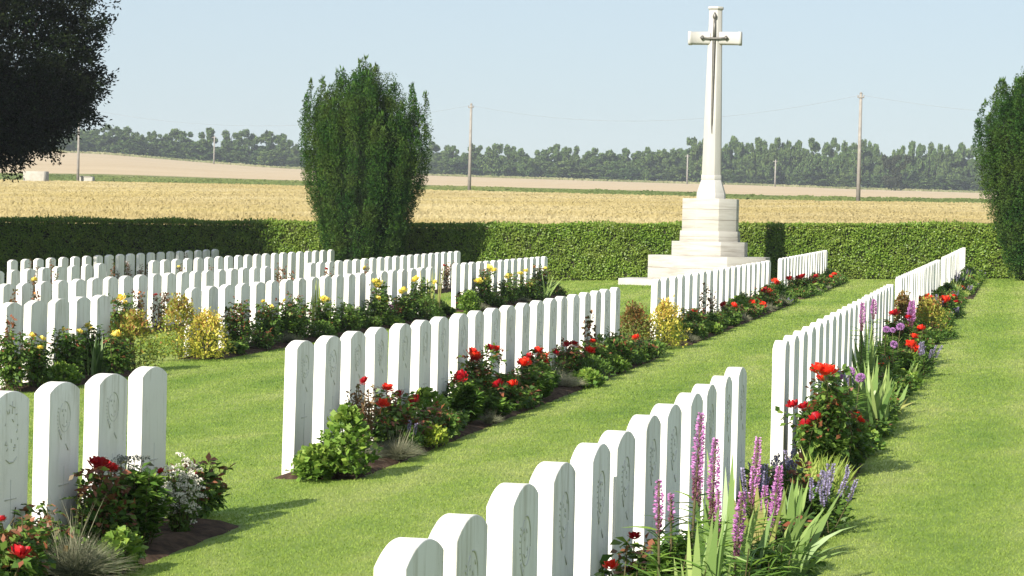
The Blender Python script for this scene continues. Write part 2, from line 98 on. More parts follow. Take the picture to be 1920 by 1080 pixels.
{'k': 'rose', 'row': 'R1', 'x': -1.081, 'y': 15.277, 'z': 0.134, 'h': 0.649, 'w': 0.151, 'b': [[-1.104, 14.94, 0.762, 0.055, 'R'], [-1.049, 14.944, 0.752, 0.055, 'R'], [-1.129, 15.734, 0.67, 0.052, 'R'], [-1.263, 15.15, 0.54, 0.041, 'D'], [-1.197, 15.145, 0.533, 0.037, 'D'], [-1.118, 14.986, 0.482, 0.04, 'D'], [-1.183, 15.08, 0.432, 0.04, 'D']], 'l': 'rose with the largest scarlet cluster at the start of long bed', 'red': 0.2},
{'k': 'rose', 'row': 'R1', 'x': -0.981, 'y': 15.807, 'z': 0.143, 'h': 0.384, 'w': 0.169, 'b': [[-1.07, 15.792, 0.49, 0.039, 'R'], [-0.934, 15.744, 0.456, 0.036, 'R'], [-0.909, 15.707, 0.427, 0.032, 'R'], [-1.019, 15.715, 0.351, 0.042, 'R'], [-1.17, 15.559, 0.299, 0.035, 'R']], 'l': 'low rose with scattered scarlet blooms in front of sword leaves', 'red': 0.1},
{'k': 'allium', 'row': 'R1', 'x': -1.101, 'y': 17.773, 'z': 0.161, 'h': 0.466, 'w': 0.11, 'b': [[-1.182, 17.773, 0.584, 0.04, 'P'], [-1.069, 17.293, 0.645, 0.035, 'P'], [-1.029, 17.773, 0.579, 0.04, 'P']], 'l': 'plant with three round lilac flower heads beside largest scarlet cluster'},
{'k': 'iris', 'row': 'R1', 'x': -0.961, 'y': 18.255, 'z': 0.171, 'h': 0.605, 'w': 0.21, 'b': [], 'l': 'tall pale green sword leaves in the long bed', 'n': 12},
{'k': 'iris', 'row': 'R1', 'x': -0.921, 'y': 19.877, 'z': 0.19, 'h': 0.196, 'w': 0.203, 'b': [], 'l': 'arching sword leaves spilling onto the lawn edge', 'n': 10, 'arch': 1, 'yel': 1},
{'k': 'rose', 'row': 'R1', 'x': -0.941, 'y': 18.16, 'z': 0.17, 'h': 0.1, 'w': 0.127, 'b': [], 'l': 'low dark green leafy rose on lawn edge under arching sword leaves', 'red': 0.1},
{'k': 'rose', 'row': 'R1', 'x': -0.961, 'y': 22.285, 'z': 0.215, 'h': 0.169, 'w': 0.119, 'b': [[-1.005, 22.909, 0.276, 0.047, 'R']], 'l': 'rose with one scarlet bloom between arching sword leaves', 'red': 0.2},
{'k': 'iris', 'row': 'R1', 'x': -0.961, 'y': 20.031, 'z': 0.19, 'h': 0.37, 'w': 0.205, 'b': [], 'l': 'second fan of pale sword leaves in the long bed', 'n': 9},
{'k': 'iris', 'row': 'R1', 'x': -1.021, 'y': 25.324, 'z': 0.247, 'h': 0.318, 'w': 0.155, 'b': [], 'l': 'light green blades behind orange-red roses, long bed', 'n': 8},
{'k': 'iris', 'row': 'R1', 'x': -1.141, 'y': 36.626, 'z': 0.368, 'h': 0.478, 'w': 0.179, 'b': [], 'l': 'light blades behind bronze shrub in long bed', 'n': 7},
{'k': 'liatris', 'row': 'R1', 'x': -1.221, 'y': 21.111, 'z': 0.194, 'h': 0.817, 'w': 0.035, 'b': [], 'l': 'slender purple spike standing against middle stones of long row', 'lean': 0, 'sl': 0.23},
{'k': 'liatris', 'row': 'R1', 'x': -1.221, 'y': 22.818, 'z': 0.213, 'h': 0.79, 'w': 0.037, 'b': [], 'l': 'second slender purple spike against middle stones of long row', 'lean': 0, 'sl': 0.178},
{'k': 'liatris', 'row': 'R1', 'x': -1.061, 'y': 26.793, 'z': 0.262, 'h': 0.641, 'w': 0.055, 'b': [], 'l': 'tall pink-purple spike beside the bronze shrub', 'lean': 0.03, 'sl': 0.285},
{'k': 'iris', 'row': 'R1', 'x': -1.201, 'y': 21.508, 'z': 0.199, 'h': 0.68, 'w': 0.115, 'b': [], 'l': 'dark sword leaves against the middle stones of long row', 'n': 7},
{'k': 'iris', 'row': 'R1', 'x': -0.901, 'y': 23.844, 'z': 0.234, 'h': 0.195, 'w': 0.146, 'b': [], 'l': 'short sword leaves before red roses in middle of long bed', 'n': 7, 'arch': 1},
{'k': 'allium', 'row': 'R1', 'x': -1.081, 'y': 23.572, 'z': 0.226, 'h': 0.572, 'w': 0.106, 'b': [[-1.104, 22.78, 0.742, 0.037, 'P'], [-1.113, 24.184, 0.689, 0.03, 'P'], [-1.019, 23.572, 0.742, 0.043, 'P'], [-1.049, 23.08, 0.601, 0.038, 'P']], 'l': 'plant with four lilac globe heads before bronze shrub'},
{'k': 'rose', 'row': 'R1', 'x': -1.001, 'y': 25.587, 'z': 0.251, 'h': 0.294, 'w': 0.146, 'b': [[-0.977, 25.052, 0.515, 0.061, 'R'], [-0.95, 25.469, 0.447, 0.057, 'R'], [-1.097, 25.354, 0.338, 0.057, 'R'], [-1.255, 25.354, 0.286, 0.042, 'D']], 'l': 'rose with orange-red blooms in middle of long bed', 'red': 0.2},
{'k': 'speedwell', 'row': 'R1', 'x': -0.861, 'y': 24.862, 'z': 0.247, 'h': 0.34, 'w': 0.102, 'b': [], 'l': 'grey-lilac spikes on lawn edge in the middle of long bed', 'n': 8},
{'k': 'spirea', 'row': 'R1', 'x': -1.041, 'y': 32.324, 'z': 0.324, 'h': 0.465, 'w': 0.237, 'b': [], 'l': 'bronze orange shrub in the middle of long bed'},
{'k': 'spirea', 'row': 'R1', 'x': -1.241, 'y': 29.159, 'z': 0.282, 'h': 0.632, 'w': 0.143, 'b': [], 'l': 'green bronze shrub at near end stone of middle long-row block', 'brown': 1},
{'k': 'rose', 'row': 'R1', 'x': -1.201, 'y': 26.542, 'z': 0.255, 'h': 0.557, 'w': 0.087, 'b': [[-1.209, 26.534, 0.769, 0.054, 'D'], [-1.068, 26.507, 0.736, 0.038, 'D']], 'l': 'crimson rose at gap between long row blocks', 'red': 0.3},
{'k': 'rose', 'row': 'R1', 'x': -1.201, 'y': 36.225, 'z': 0.362, 'h': 0.416, 'w': 0.148, 'b': [[-1.311, 36.171, 0.694, 0.059, 'R'], [-1.246, 36.185, 0.711, 0.052, 'R'], [-1.196, 36.201, 0.727, 0.059, 'R']], 'l': 'rose with three scarlet blooms behind bronze shrub', 'red': 0.2},
{'k': 'rose', 'row': 'R1', 'x': -1.041, 'y': 38.3, 'z': 0.39, 'h': 0.389, 'w': 0.156, 'b': [[-1.022, 38.177, 0.642, 0.093, 'R'], [-1.067, 38.061, 0.17, 0.07, 'R']], 'l': 'rose with one big orange-red bloom past bronze shrub', 'red': 0.2},
{'k': 'speedwell', 'row': 'R1', 'x': -0.901, 'y': 38.871, 'z': 0.4, 'h': 0.15, 'w': 0.174, 'b': [], 'l': 'broad clump of grey-lilac spikes past bronze shrub', 'n': 14},
{'k': 'lowgreen', 'row': 'R1', 'x': -0.861, 'y': 32.4, 'z': 0.33, 'h': 0.1, 'w': 0.172, 'b': [], 'l': 'small green bush on lawn edge beside bronze shrub'},
{'k': 'iris', 'row': 'R1', 'x': -1.101, 'y': 45.966, 'z': 0.472, 'h': 0.437, 'w': 0.225, 'b': [], 'l': 'pale sword leaves against the middle long-row block end', 'n': 8},
{'k': 'rose', 'row': 'R1', 'x': -1.061, 'y': 49.11, 'z': 0.508, 'h': 0.211, 'w': 0.18, 'b': [[-1.04, 48.915, 0.623, 0.09, 'R'], [-1.243, 48.835, 0.579, 0.06, 'R'], [-1.448, 48.835, 0.533, 0.07, 'D']], 'l': 'rose with red blooms past pale sword leaves in long bed', 'red': 0.2},
{'k': 'iris', 'row': 'R1', 'x': -1.081, 'y': 52.826, 'z': 0.549, 'h': 0.485, 'w': 0.258, 'b': [], 'l': 'bright sword leaves at the far long-row block', 'n': 9},
{'k': 'iris', 'row': 'R1', 'x': -0.921, 'y': 48.504, 'z': 0.506, 'h': 0.128, 'w': 0.257, 'b': [], 'l': 'yellowish sword leaves on lawn edge, far part of long bed', 'n': 8, 'yel': 1},
{'k': 'speedwell', 'row': 'R1', 'x': -0.901, 'y': 54.654, 'z': 0.574, 'h': 0.1, 'w': 0.178, 'b': [], 'l': 'blue-lilac spikes near the far end of long bed', 'n': 10},
{'k': 'rose', 'row': 'R1', 'x': -1.021, 'y': 63.818, 'z': 0.672, 'h': 0.106, 'w': 0.208, 'b': [[-0.988, 63.5, 0.589, 0.116, 'R'], [-1.017, 64.173, 0.761, 0.078, 'R'], [-1.079, 63.818, 0.907, 0.065, 'R']], 'l': 'rose with red blooms near the far end of long bed', 'red': 0.2},
{'k': 'iris', 'row': 'R1', 'x': -1.141, 'y': 66.245, 'z': 0.695, 'h': 0.375, 'w': 0.296, 'b': [], 'l': 'slender sword leaves at the far end of long bed', 'n': 9},
{'k': 'lowgreen', 'row': 'R1', 'x': -0.881, 'y': 71.767, 'z': 0.764, 'h': 0.1, 'w': 0.233, 'b': [], 'l': 'low green plants closing the far end of long bed', 'yel': 1},
{'k': 'speedwell', 'row': 'R1', 'x': -1.121, 'y': 48.735, 'z': 0.502, 'h': 0.519, 'w': 0.119, 'b': [], 'l': 'pale lilac spikes against far long-row block stones', 'n': 6},
{'k': 'rose', 'row': 'R1', 'x': -1.161, 'y': 23.271, 'z': 0.22, 'h': 0.274, 'w': 0.124, 'b': [[-1.157, 22.84, 0.387, 0.056, 'R'], [-1.181, 22.563, 0.256, 0.046, 'D'], [-1.145, 23.786, 0.414, 0.044, 'R'], [-1.111, 23.742, 0.32, 0.039, 'R']], 'l': 'scarlet rose partly hidden by pale sword leaves in long bed', 'red': 0.2},
{'k': 'rose', 'row': 'R1', 'x': -0.961, 'y': 26.723, 'z': 0.264, 'h': 0.402, 'w': 0.109, 'b': [[-0.989, 26.122, 0.557, 0.043, 'R'], [-0.946, 26.8, 0.61, 0.049, 'R'], [-1.086, 26.66, 0.578, 0.038, 'D'], [-1.135, 26.596, 0.513, 0.044, 'R']], 'l': 'scarlet rose just before bronze shrub, middle of long bed', 'red': 0.1},
{'k': 'rose', 'row': 'R1', 'x': -0.981, 'y': 40.491, 'z': 0.416, 'h': 0.364, 'w': 0.148, 'b': [[-0.961, 40.379, 0.659, 0.066, 'R'], [-1.036, 40.271, 0.56, 0.057, 'R'], [-0.9, 40.289, 0.58, 0.049, 'D']], 'l': 'red rose beside broad clump of grey-lilac spikes', 'red': 0.2},
{'k': 'rose', 'row': 'R1', 'x': -1.021, 'y': 54.636, 'z': 0.57, 'h': 0.282, 'w': 0.178, 'b': [[-1.018, 54.364, 0.634, 0.077, 'R'], [-1.089, 54.499, 0.752, 0.067, 'R'], [-0.97, 54.535, 0.777, 0.055, 'D']], 'l': 'small red rose between yellowish sword leaves, far long bed', 'red': 0.2},
{'k': 'rose', 'row': 'R1', 'x': -0.921, 'y': 67.539, 'z': 0.716, 'h': 0.118, 'w': 0.192, 'b': [[-0.928, 67.245, 0.631, 0.096, 'R'], [-0.989, 67.468, 0.778, 0.082, 'R']], 'l': 'last red rose at the far end of long bed', 'red': 0.1},
{'k': 'rose', 'row': 'R3', 'x': -8.916, 'y': 22.084, 'z': -0.04, 'h': 0.595, 'w': 0.145, 'b': [], 'l': 'dark leafy rose bush at the near end of yellow rose bed', 'red': 0.2},
{'k': 'sprig', 'row': 'R3', 'x': -9.056, 'y': 22.378, 'z': -0.041, 'h': 0.665, 'w': 0.049, 'b': [], 'l': 'tall purplish rose twig against nearest stone of yellow rose row'},
{'k': 'rose', 'row': 'R3', 'x': -8.866, 'y': 22.553, 'z': -0.033, 'h': 0.51, 'w': 0.118, 'b': [[-8.907, 22.551, 0.446, 0.039, 'Y'], [-8.826, 22.599, 0.418, 0.035, 'Y'], [-8.793, 22.466, 0.34, 0.034, 'Y']], 'l': 'rose with three yellow blooms at left of the yellow rose bed', 'red': 0.1},
{'k': 'rose', 'row': 'R3', 'x': -8.916, 'y': 23.488, 'z': -0.025, 'h': 0.549, 'w': 0.133, 'b': [[-8.937, 23.847, 0.435, 0.036, 'Y'], [-8.961, 23.508, 0.471, 0.026, 'Y']], 'l': 'dark rose with two small yellow blooms in yellow rose bed', 'red': 0.1},
{'k': 'iris', 'row': 'R3', 'x': -8.866, 'y': 24.156, 'z': -0.016, 'h': 0.452, 'w': 0.147, 'b': [], 'l': 'dark green narrow leaves beside bronze shrub in yellow rose bed', 'n': 9},
{'k': 'rose', 'row': 'R3', 'x': -8.996, 'y': 24.388, 'z': -0.017, 'h': 0.521, 'w': 0.106, 'b': [[-9.01, 24.305, 0.48, 0.042, 'Y'], [-9.028, 24.448, 0.437, 0.037, 'Y']], 'l': 'rose with a yellow pair before last stone of the nearest yellow block', 'red': 0.1},
{'k': 'rose', 'row': 'R3', 'x': -8.676, 'y': 24.21, 'z': -0.009, 'h': 0.423, 'w': 0.116, 'b': [[-8.69, 24.224, 0.398, 0.058, 'Y'], [-8.684, 24.247, 0.255, 0.037, 'P']], 'l': 'low rose with pale yellow bloom and pink flower before bronze shrub', 'red': 0.2},
{'k': 'spirea', 'row': 'R3', 'x': -8.896, 'y': 25.335, 'z': -0.004, 'h': 0.601, 'w': 0.253, 'b': [], 'l': 'large red-topped golden green shrub at end of nearest yellow block', 'gold': 0.5},
{'k': 'spirea', 'row': 'R3', 'x': -9.096, 'y': 27.399, 'z': 0.013, 'h': 0.701, 'w': 0.225, 'b': [], 'l': 'red-topped shrub before first stone of long yellow rose block', 'gold': 0.5},
{'k': 'spirea', 'row': 'R3', 'x': -8.816, 'y': 27.487, 'z': 0.023, 'h': 0.507, 'w': 0.261, 'b': [], 'l': 'yellow-green shrub spreading beside red-topped shrub in yellow rose bed', 'gold': 0.8},
{'k': 'rose', 'row': 'R3', 'x': -10.016, 'y': 28.113, 'z': -0.009, 'h': 0.729, 'w': 0.159, 'b': [[-9.996, 28.016, 0.645, 0.055, 'Y'], [-9.994, 28.141, 0.587, 0.037, 'Y']], 'l': 'yellow rose rising behind the large red-topped shrub', 'red': 0.1},
{'k': 'rose', 'row': 'R3', 'x': -8.916, 'y': 28.905, 'z': 0.035, 'h': 0.64, 'w': 0.186, 'b': [], 'l': 'reddish rose bush without blooms past yellow-green shrub', 'red': 0.6},
{'k': 'rose', 'row': 'R3', 'x': -8.896, 'y': 30.143, 'z': 0.049, 'h': 0.632, 'w': 0.207, 'b': [[-8.871, 30.203, 0.519, 0.045, 'Y'], [-8.879, 29.907, 0.597, 0.032, 'Y']], 'l': 'rose with one small yellow bloom in long yellow rose block', 'red': 0.3},
{'k': 'rose', 'row': 'R3', 'x': -8.916, 'y': 31.436, 'z': 0.063, 'h': 0.638, 'w': 0.215, 'b': [[-8.899, 30.899, 0.586, 0.033, 'Y']], 'l': 'tall dark bloomless rose in long yellow rose block', 'red': 0.3},
{'k': 'grassblade', 'row': 'R3', 'x': -9.016, 'y': 32.886, 'z': 0.076, 'h': 0.792, 'w': 0.112, 'b': [], 'l': 'tall pale yellow-green spikes against middle stones of yellow row', 'n': 10},
{'k': 'rose', 'row': 'R3', 'x': -8.856, 'y': 32.698, 'z': 0.079, 'h': 0.516, 'w': 0.195, 'b': [[-8.898, 32.839, 0.528, 0.07, 'Y'], [-8.888, 32.667, 0.574, 0.049, 'Y']], 'l': 'rose with bright yellow bloom beside tall pale spikes', 'red': 0.1},
{'k': 'rose', 'row': 'R3', 'x': -8.816, 'y': 33.782, 'z': 0.092, 'h': 0.445, 'w': 0.216, 'b': [], 'l': 'broad dark leafy rose in middle of yellow rose bed', 'red': 0},
{'k': 'rose', 'row': 'R3', 'x': -8.896, 'y': 35.669, 'z': 0.11, 'h': 0.686, 'w': 0.228, 'b': [[-8.881, 35.677, 0.706, 0.083, 'Y'], [-8.934, 35.637, 0.743, 0.061, 'Y'], [-8.814, 35.302, 0.526, 0.045, 'Y'], [-8.851, 35.893, 0.466, 0.061, 'Y']], 'l': 'rose with large yellow blooms in middle of yellow rose bed', 'red': 0.1},
{'k': 'rose', 'row': 'R3', 'x': -8.896, 'y': 37.261, 'z': 0.128, 'h': 0.542, 'w': 0.221, 'b': [[-8.858, 37.056, 0.581, 0.086, 'Y'], [-8.834, 36.123, 0.369, 0.046, 'P']], 'l': 'rose with one broad yellow bloom before hindmost stones of yellow block', 'red': 0.1},
{'k': 'rose', 'row': 'R3', 'x': -8.896, 'y': 38.233, 'z': 0.139, 'h': 0.661, 'w': 0.194, 'b': [[-8.905, 38.033, 0.738, 0.081, 'Y'], [-8.642, 38.189, 0.711, 0.04, 'Y']], 'l': 'tall rose with single yellow bloom at the end of long yellow block', 'red': 0.1},
{'k': 'grassblade', 'row': 'R3', 'x': -8.916, 'y': 39.081, 'z': 0.147, 'h': 0.872, 'w': 0.149, 'b': [], 'l': 'tall light green spikes at the end of long yellow block', 'n': 14, 'green': 1},
{'k': 'lowgreen', 'row': 'R3', 'x': -8.716, 'y': 37.992, 'z': 0.142, 'h': 0.385, 'w': 0.209, 'b': [], 'l': 'dark low bush at the end of long yellow block'},
{'k': 'mantle', 'row': 'R3', 'x': -8.816, 'y': 41.549, 'z': 0.178, 'h': 0.335, 'w': 0.158, 'b': [], 'l': 'low leafy plant at near end stone of farthest yellow block'},
{'k': 'rose', 'row': 'R3', 'x': -8.956, 'y': 43.301, 'z': 0.193, 'h': 0.675, 'w': 0.219, 'b': [[-8.908, 42.664, 0.642, 0.081, 'Y'], [-8.952, 43.745, 0.854, 0.074, 'Y'], [-8.766, 43.296, 0.828, 0.055, 'Y'], [-8.906, 43.363, 0.668, 0.064, 'Y']], 'l': 'rose with four yellow blooms at farthest yellow block', 'red': 0.2},
{'k': 'rose', 'row': 'R3', 'x': -8.896, 'y': 45.112, 'z': 0.215, 'h': 0.589, 'w': 0.228, 'b': [[-8.885, 45.194, 0.689, 0.086, 'Y'], [-8.663, 45.09, 0.753, 0.066, 'Y'], [-8.563, 45.112, 0.803, 0.057, 'Y']], 'l': 'rose with three yellow blooms in middle of farthest yellow block', 'red': 0.2},
{'k': 'rose', 'row': 'R3', 'x': -8.816, 'y': 46.835, 'z': 0.236, 'h': 0.452, 'w': 0.217, 'b': [[-8.77, 46.713, 0.524, 0.059, 'Y']], 'l': 'dark rose with one yellow bloom past middle of farthest yellow block', 'red': 0.2},
{'k': 'rose', 'row': 'R3', 'x': -9.016, 'y': 48.887, 'z': 0.252, 'h': 0.659, 'w': 0.185, 'b': [[-9.058, 48.644, 0.811, 0.061, 'O'], [-8.991, 49.366, 0.784, 0.052, 'Y']], 'l': 'rose with orange buds at end of farthest yellow block', 'red': 0.3},
{'k': 'iris', 'row': 'R3', 'x': -8.766, 'y': 48.317, 'z': 0.254, 'h': 0.567, 'w': 0.203, 'b': [], 'l': 'pale arching leaves at end of farthest yellow block', 'n': 8, 'arch': 1},
{'k': 'grassblade', 'row': 'R3', 'x': -9.036, 'y': 47.356, 'z': 0.235, 'h': 0.798, 'w': 0.06, 'b': [], 'l': 'single pale spike against the farthest yellow block stones', 'n': 3},
{'k': 'sprig', 'row': 'R4', 'x': -11.897, 'y': 29.474, 'z': -0.054, 'h': 0.707, 'w': 0.058, 'b': [], 'l': 'dark twig against the left stones of third-back row'},
{'k': 'sprig', 'row': 'R4', 'x': -11.897, 'y': 30.233, 'z': -0.045, 'h': 0.704, 'w': 0.086, 'b': [[-11.91, 30.234, 0.593, 0.04, 'O']], 'l': 'small rose with orange tips behind the yellow rose row'},
{'k': 'sprig', 'row': 'R4', 'x': -11.897, 'y': 34.112, 'z': -0.002, 'h': 0.605, 'w': 0.103, 'b': [[-11.892, 34.065, 0.53, 0.037, 'O']], 'l': 'dark rose sprig rising behind red-topped shrub'},
{'k': 'sprig', 'row': 'R4', 'x': -11.897, 'y': 34.973, 'z': 0.007, 'h': 0.565, 'w': 0.136, 'b': [[-11.901, 34.77, 0.493, 0.03, 'D']], 'l': 'leafy rose sprig between red-topped shrubs, next row back'},
{'k': 'sprig', 'row': 'R4', 'x': -11.897, 'y': 40.884, 'z': 0.072, 'h': 0.786, 'w': 0.158, 'b': [], 'l': 'dark rose sprigs at far end of left third-back block'},
{'k': 'sprig', 'row': 'R4', 'x': -11.897, 'y': 41.676, 'z': 0.081, 'h': 0.725, 'w': 0.143, 'b': [], 'l': 'leafy sprig in the gap between third-back blocks'},
{'k': 'sprig', 'row': 'R4', 'x': -11.897, 'y': 44.058, 'z': 0.107, 'h': 0.693, 'w': 0.113, 'b': [[-11.874, 43.81, 0.766, 0.037, 'D']], 'l': 'reddish sprig at start of right third-back block'},
{'k': 'sprig', 'row': 'R4', 'x': -11.897, 'y': 46.591, 'z': 0.135, 'h': 0.67, 'w': 0.089, 'b': [[-11.947, 46.81, 0.752, 0.05, 'Y']], 'l': 'small sprig with yellow bloom, right third-back block'},
{'k': 'sprig', 'row': 'R4', 'x': -11.897, 'y': 53.562, 'z': 0.212, 'h': 0.642, 'w': 0.159, 'b': [[-11.865, 53.206, 0.745, 0.045, 'D']], 'l': 'dark sprigs before last stones of right third-back block'},
{'k': 'sprig', 'row': 'R5', 'x': -15.666, 'y': 39.692, 'z': -0.061, 'h': 0.64, 'w': 0.104, 'b': [[-15.643, 39.649, 0.528, 0.061, 'Y']], 'l': 'sprig with yellow bloom in left second-back block'},
{'k': 'sprig', 'row': 'R5', 'x': -15.666, 'y': 40.542, 'z': -0.051, 'h': 0.707, 'w': 0.08, 'b': [], 'l': 'dark sprig among left second-back stones'},
{'k': 'sprig', 'row': 'R5', 'x': -15.666, 'y': 43.337, 'z': -0.021, 'h': 0.832, 'w': 0.113, 'b': [], 'l': 'dark sprigs after the last left second-back stone'},
{'k': 'sprig', 'row': 'R5', 'x': -15.666, 'y': 47.272, 'z': 0.023, 'h': 0.697, 'w': 0.122, 'b': [[-15.679, 47.109, 0.67, 0.041, 'Y']], 'l': 'yellow-budded sprig in right second-back block'},
{'k': 'sprig', 'row': 'R5', 'x': -15.666, 'y': 49.101, 'z': 0.043, 'h': 0.639, 'w': 0.095, 'b': [], 'l': 'thin twig low in right second-back block'},
{'k': 'sprig', 'row': 'R6', 'x': -19.313, 'y': 48.858, 'z': -0.076, 'h': 0.792, 'w': 0.128, 'b': [], 'l': 'dark twig before the shaded back row, left part'},
{'k': 'sprig', 'row': 'R6', 'x': -19.313, 'y': 49.726, 'z': -0.066, 'h': 0.755, 'w': 0.098, 'b': [], 'l': 'second dark twig before shaded back row'},
{'k': 'sprig', 'row': 'R6', 'x': -19.313, 'y': 54.398, 'z': -0.015, 'h': 0.67, 'w': 0.165, 'b': [], 'l': 'bushy twig before the middle of shaded back row'},
{'k': 'sprig', 'row': 'R6', 'x': -19.313, 'y': 55.388, 'z': -0.004, 'h': 0.58, 'w': 0.168, 'b': [], 'l': 'rounded twiggy plant in middle of shaded back row'},
{'k': 'sprig', 'row': 'R6', 'x': -19.313, 'y': 58.453, 'z': 0.03, 'h': 0.747, 'w': 0.101, 'b': [], 'l': 'small twig before far end of shaded back row'}]
TAB=[[-0.5603, 353.7957, 6.3915, 377.4101, 7.6585, 815.0715, 21.7954],
[-0.4483, 317.5689, 6.0627, 340.3434, 7.2688, 786.1627, 21.8129],
[-0.3895, 301.6238, 5.8979, 324.0912, 7.0735, 775.6022, 21.8217],
[-0.3495, 290.5297, 5.8323, 312.8385, 7.0752, 770.0605, 20.9772],
[-0.2926, 271.1508, 5.6607, 293.2884, 6.5979, 764.371, 18.3625],
[-0.2474, 256.6889, 5.3602, 278.7477, 6.2428, 761.6818, 17.3542],
[-0.2227, 249.0557, 5.2005, 271.0905, 6.0541, 760.877, 16.9905],
[-0.1752, 234.8022, 4.9897, 256.8292, 5.8017, 760.6474, 16.7117],
[-0.1299, 221.6171, 4.7881, 243.683, 5.5617, 762.0304, 16.445],
[-0.1032, 214.0047, 4.5011, 236.1157, 5.2907, 763.5847, 16.4677],
[-0.0604, 201.946, 4.4074, 224.1602, 5.0881, 767.2267, 16.0096],
[-0.0121, 199.9318, 4.4306, 222.3165, 5.1588, 773.0978, 15.8221],
[0.0761, 197.2848, 4.3389, 220.1248, 5.0555, 788.858, 15.8353],
[0.2049, 195.3573, 4.1959, 219.2385, 4.8944, 824.8773, 15.8558]]
POLES=[['a', -103.71, 275.4, 6.03, 10.59],
['b', -51.38, 240.77, 5.44, 7.98],
['c_', -12.27, 202.52, 4.63, 8.18],
['d', -214.3, 671.93, 17.72, 7.37],
['e', -87.11, 686.5, 14.99, 7.84],
['g', -63.1, 680.99, 14.8, 6.88]]
TREES=[[-271.2, 731.2, 21.34, 7.57, 2.7, 172],
[-265.4, 728.3, 21.03, 8.95, 2.69, 200],
[-267.4, 749.3, 21.3, 9.59, 2.76, 233],
[-260.5, 743.5, 20.9, 7.59, 2.09, 262],
[-258.2, 749.0, 20.81, 8.28, 2.1, 287],
[-254.7, 751.8, 20.57, 9.34, 2.6, 313],
[-255.0, 770.0, 20.61, 10.25, 2.82, 347],
[-240.4, 744.3, 19.54, 10.75, 2.88, 383],
[-235.5, 755.5, 19.21, 11.33, 2.92, 433],
[-235.4, 773.8, 19.34, 11.66, 2.99, 467],
[-219.5, 742.3, 18.34, 11.26, 2.7, 505],
[-218.2, 757.8, 18.42, 10.88, 2.92, 540],
[-177.7, 781.0, 17.73, 10.73, 2.48, 815],
[-166.7, 757.6, 17.18, 9.45, 2.24, 850],
[-162.7, 767.6, 17.31, 10.72, 2.43, 887],
[-153.7, 750.0, 16.89, 10.31, 2.69, 920],
[-153.4, 774.5, 17.33, 10.31, 2.61, 952],
[-144.5, 756.9, 16.91, 9.12, 2.07, 985],
[-145.3, 787.3, 17.47, 10.3, 2.64, 1015],
[-135.2, 763.8, 16.93, 10.95, 2.4, 1050],
[-134.2, 778.3, 17.18, 11.26, 2.12, 1072],
[-130.4, 791.2, 17.37, 10.47, 2.81, 1108],
[-122.7, 776.4, 17.02, 9.78, 2.27, 1140],
[-121.3, 791.0, 17.26, 10.56, 2.47, 1162],
[-116.2, 787.9, 17.15, 10.0, 2.13, 1190],
[-108.9, 762.8, 16.61, 10.74, 2.22, 1212],
[-105.2, 789.0, 17.05, 11.48, 2.46, 1257],
[-94.0, 763.7, 16.51, 14.14, 2.53, 1306],
[-93.8, 787.2, 16.96, 14.63, 1.96, 1325],
[-88.9, 797.3, 17.14, 15.27, 2.64, 1362],
[-83.0, 788.2, 16.95, 14.54, 2.44, 1392],
[-77.8, 768.9, 16.54, 14.59, 2.54, 1412],
[-73.0, 765.7, 16.4, 14.37, 2.21, 1440],
[-70.9, 780.4, 16.62, 14.93, 2.41, 1462],
[-67.6, 772.9, 16.43, 14.08, 1.59, 1478],
[-63.7, 775.7, 16.41, 14.27, 2.23, 1504],
[-61.0, 787.4, 16.57, 15.42, 2.27, 1527],
[-56.5, 803.6, 16.78, 15.94, 2.47, 1562],
[-50.8, 775.1, 16.18, 15.18, 2.23, 1585],
[-48.6, 792.9, 16.45, 15.65, 2.11, 1606],
[-45.2, 801.7, 16.58, 14.94, 2.13, 1630],
[-41.0, 782.2, 16.18, 13.7, 1.6, 1650],
[-35.8, 773.0, 15.97, 13.66, 1.74, 1680],
[-30.7, 786.2, 16.17, 15.33, 2.25, 1716],
[-28.5, 810.1, 16.59, 16.2, 2.31, 1735],
[-24.6, 790.5, 16.19, 14.76, 2.09, 1755],
[-21.6, 779.8, 15.97, 14.16, 1.91, 1772],
[-18.8, 797.7, 16.28, 15.22, 2.27, 1793],
[-15.5, 812.6, 16.52, 15.1, 2.15, 1815],
[-12.0, 792.9, 16.13, 15.14, 2.25, 1835],
[-7.7, 792.7, 16.1, 14.92, 2.25, 1862],
[-3.3, 789.5, 16.03, 15.27, 2.24, 1890]]
DARK=[-33.5, 712.2, 14.61, 11.06, 3.49]

C = bpy.context.scene.collection
SX, SY, CAMZ = 0.031846, 0.011036, 1.55079      # slope of the cemetery ground
SUN_AZ, SUN_EL = radians(201.2), radians(29.5)   # where the sun stands (clockwise from +Y)
def G(x, y): return SX*x + SY*y
ROWX = {'R1': -1.397, 'R2': -4.319, 'R3': -9.192, 'R4': -12.173, 'R5': -15.942, 'R6': -19.589}

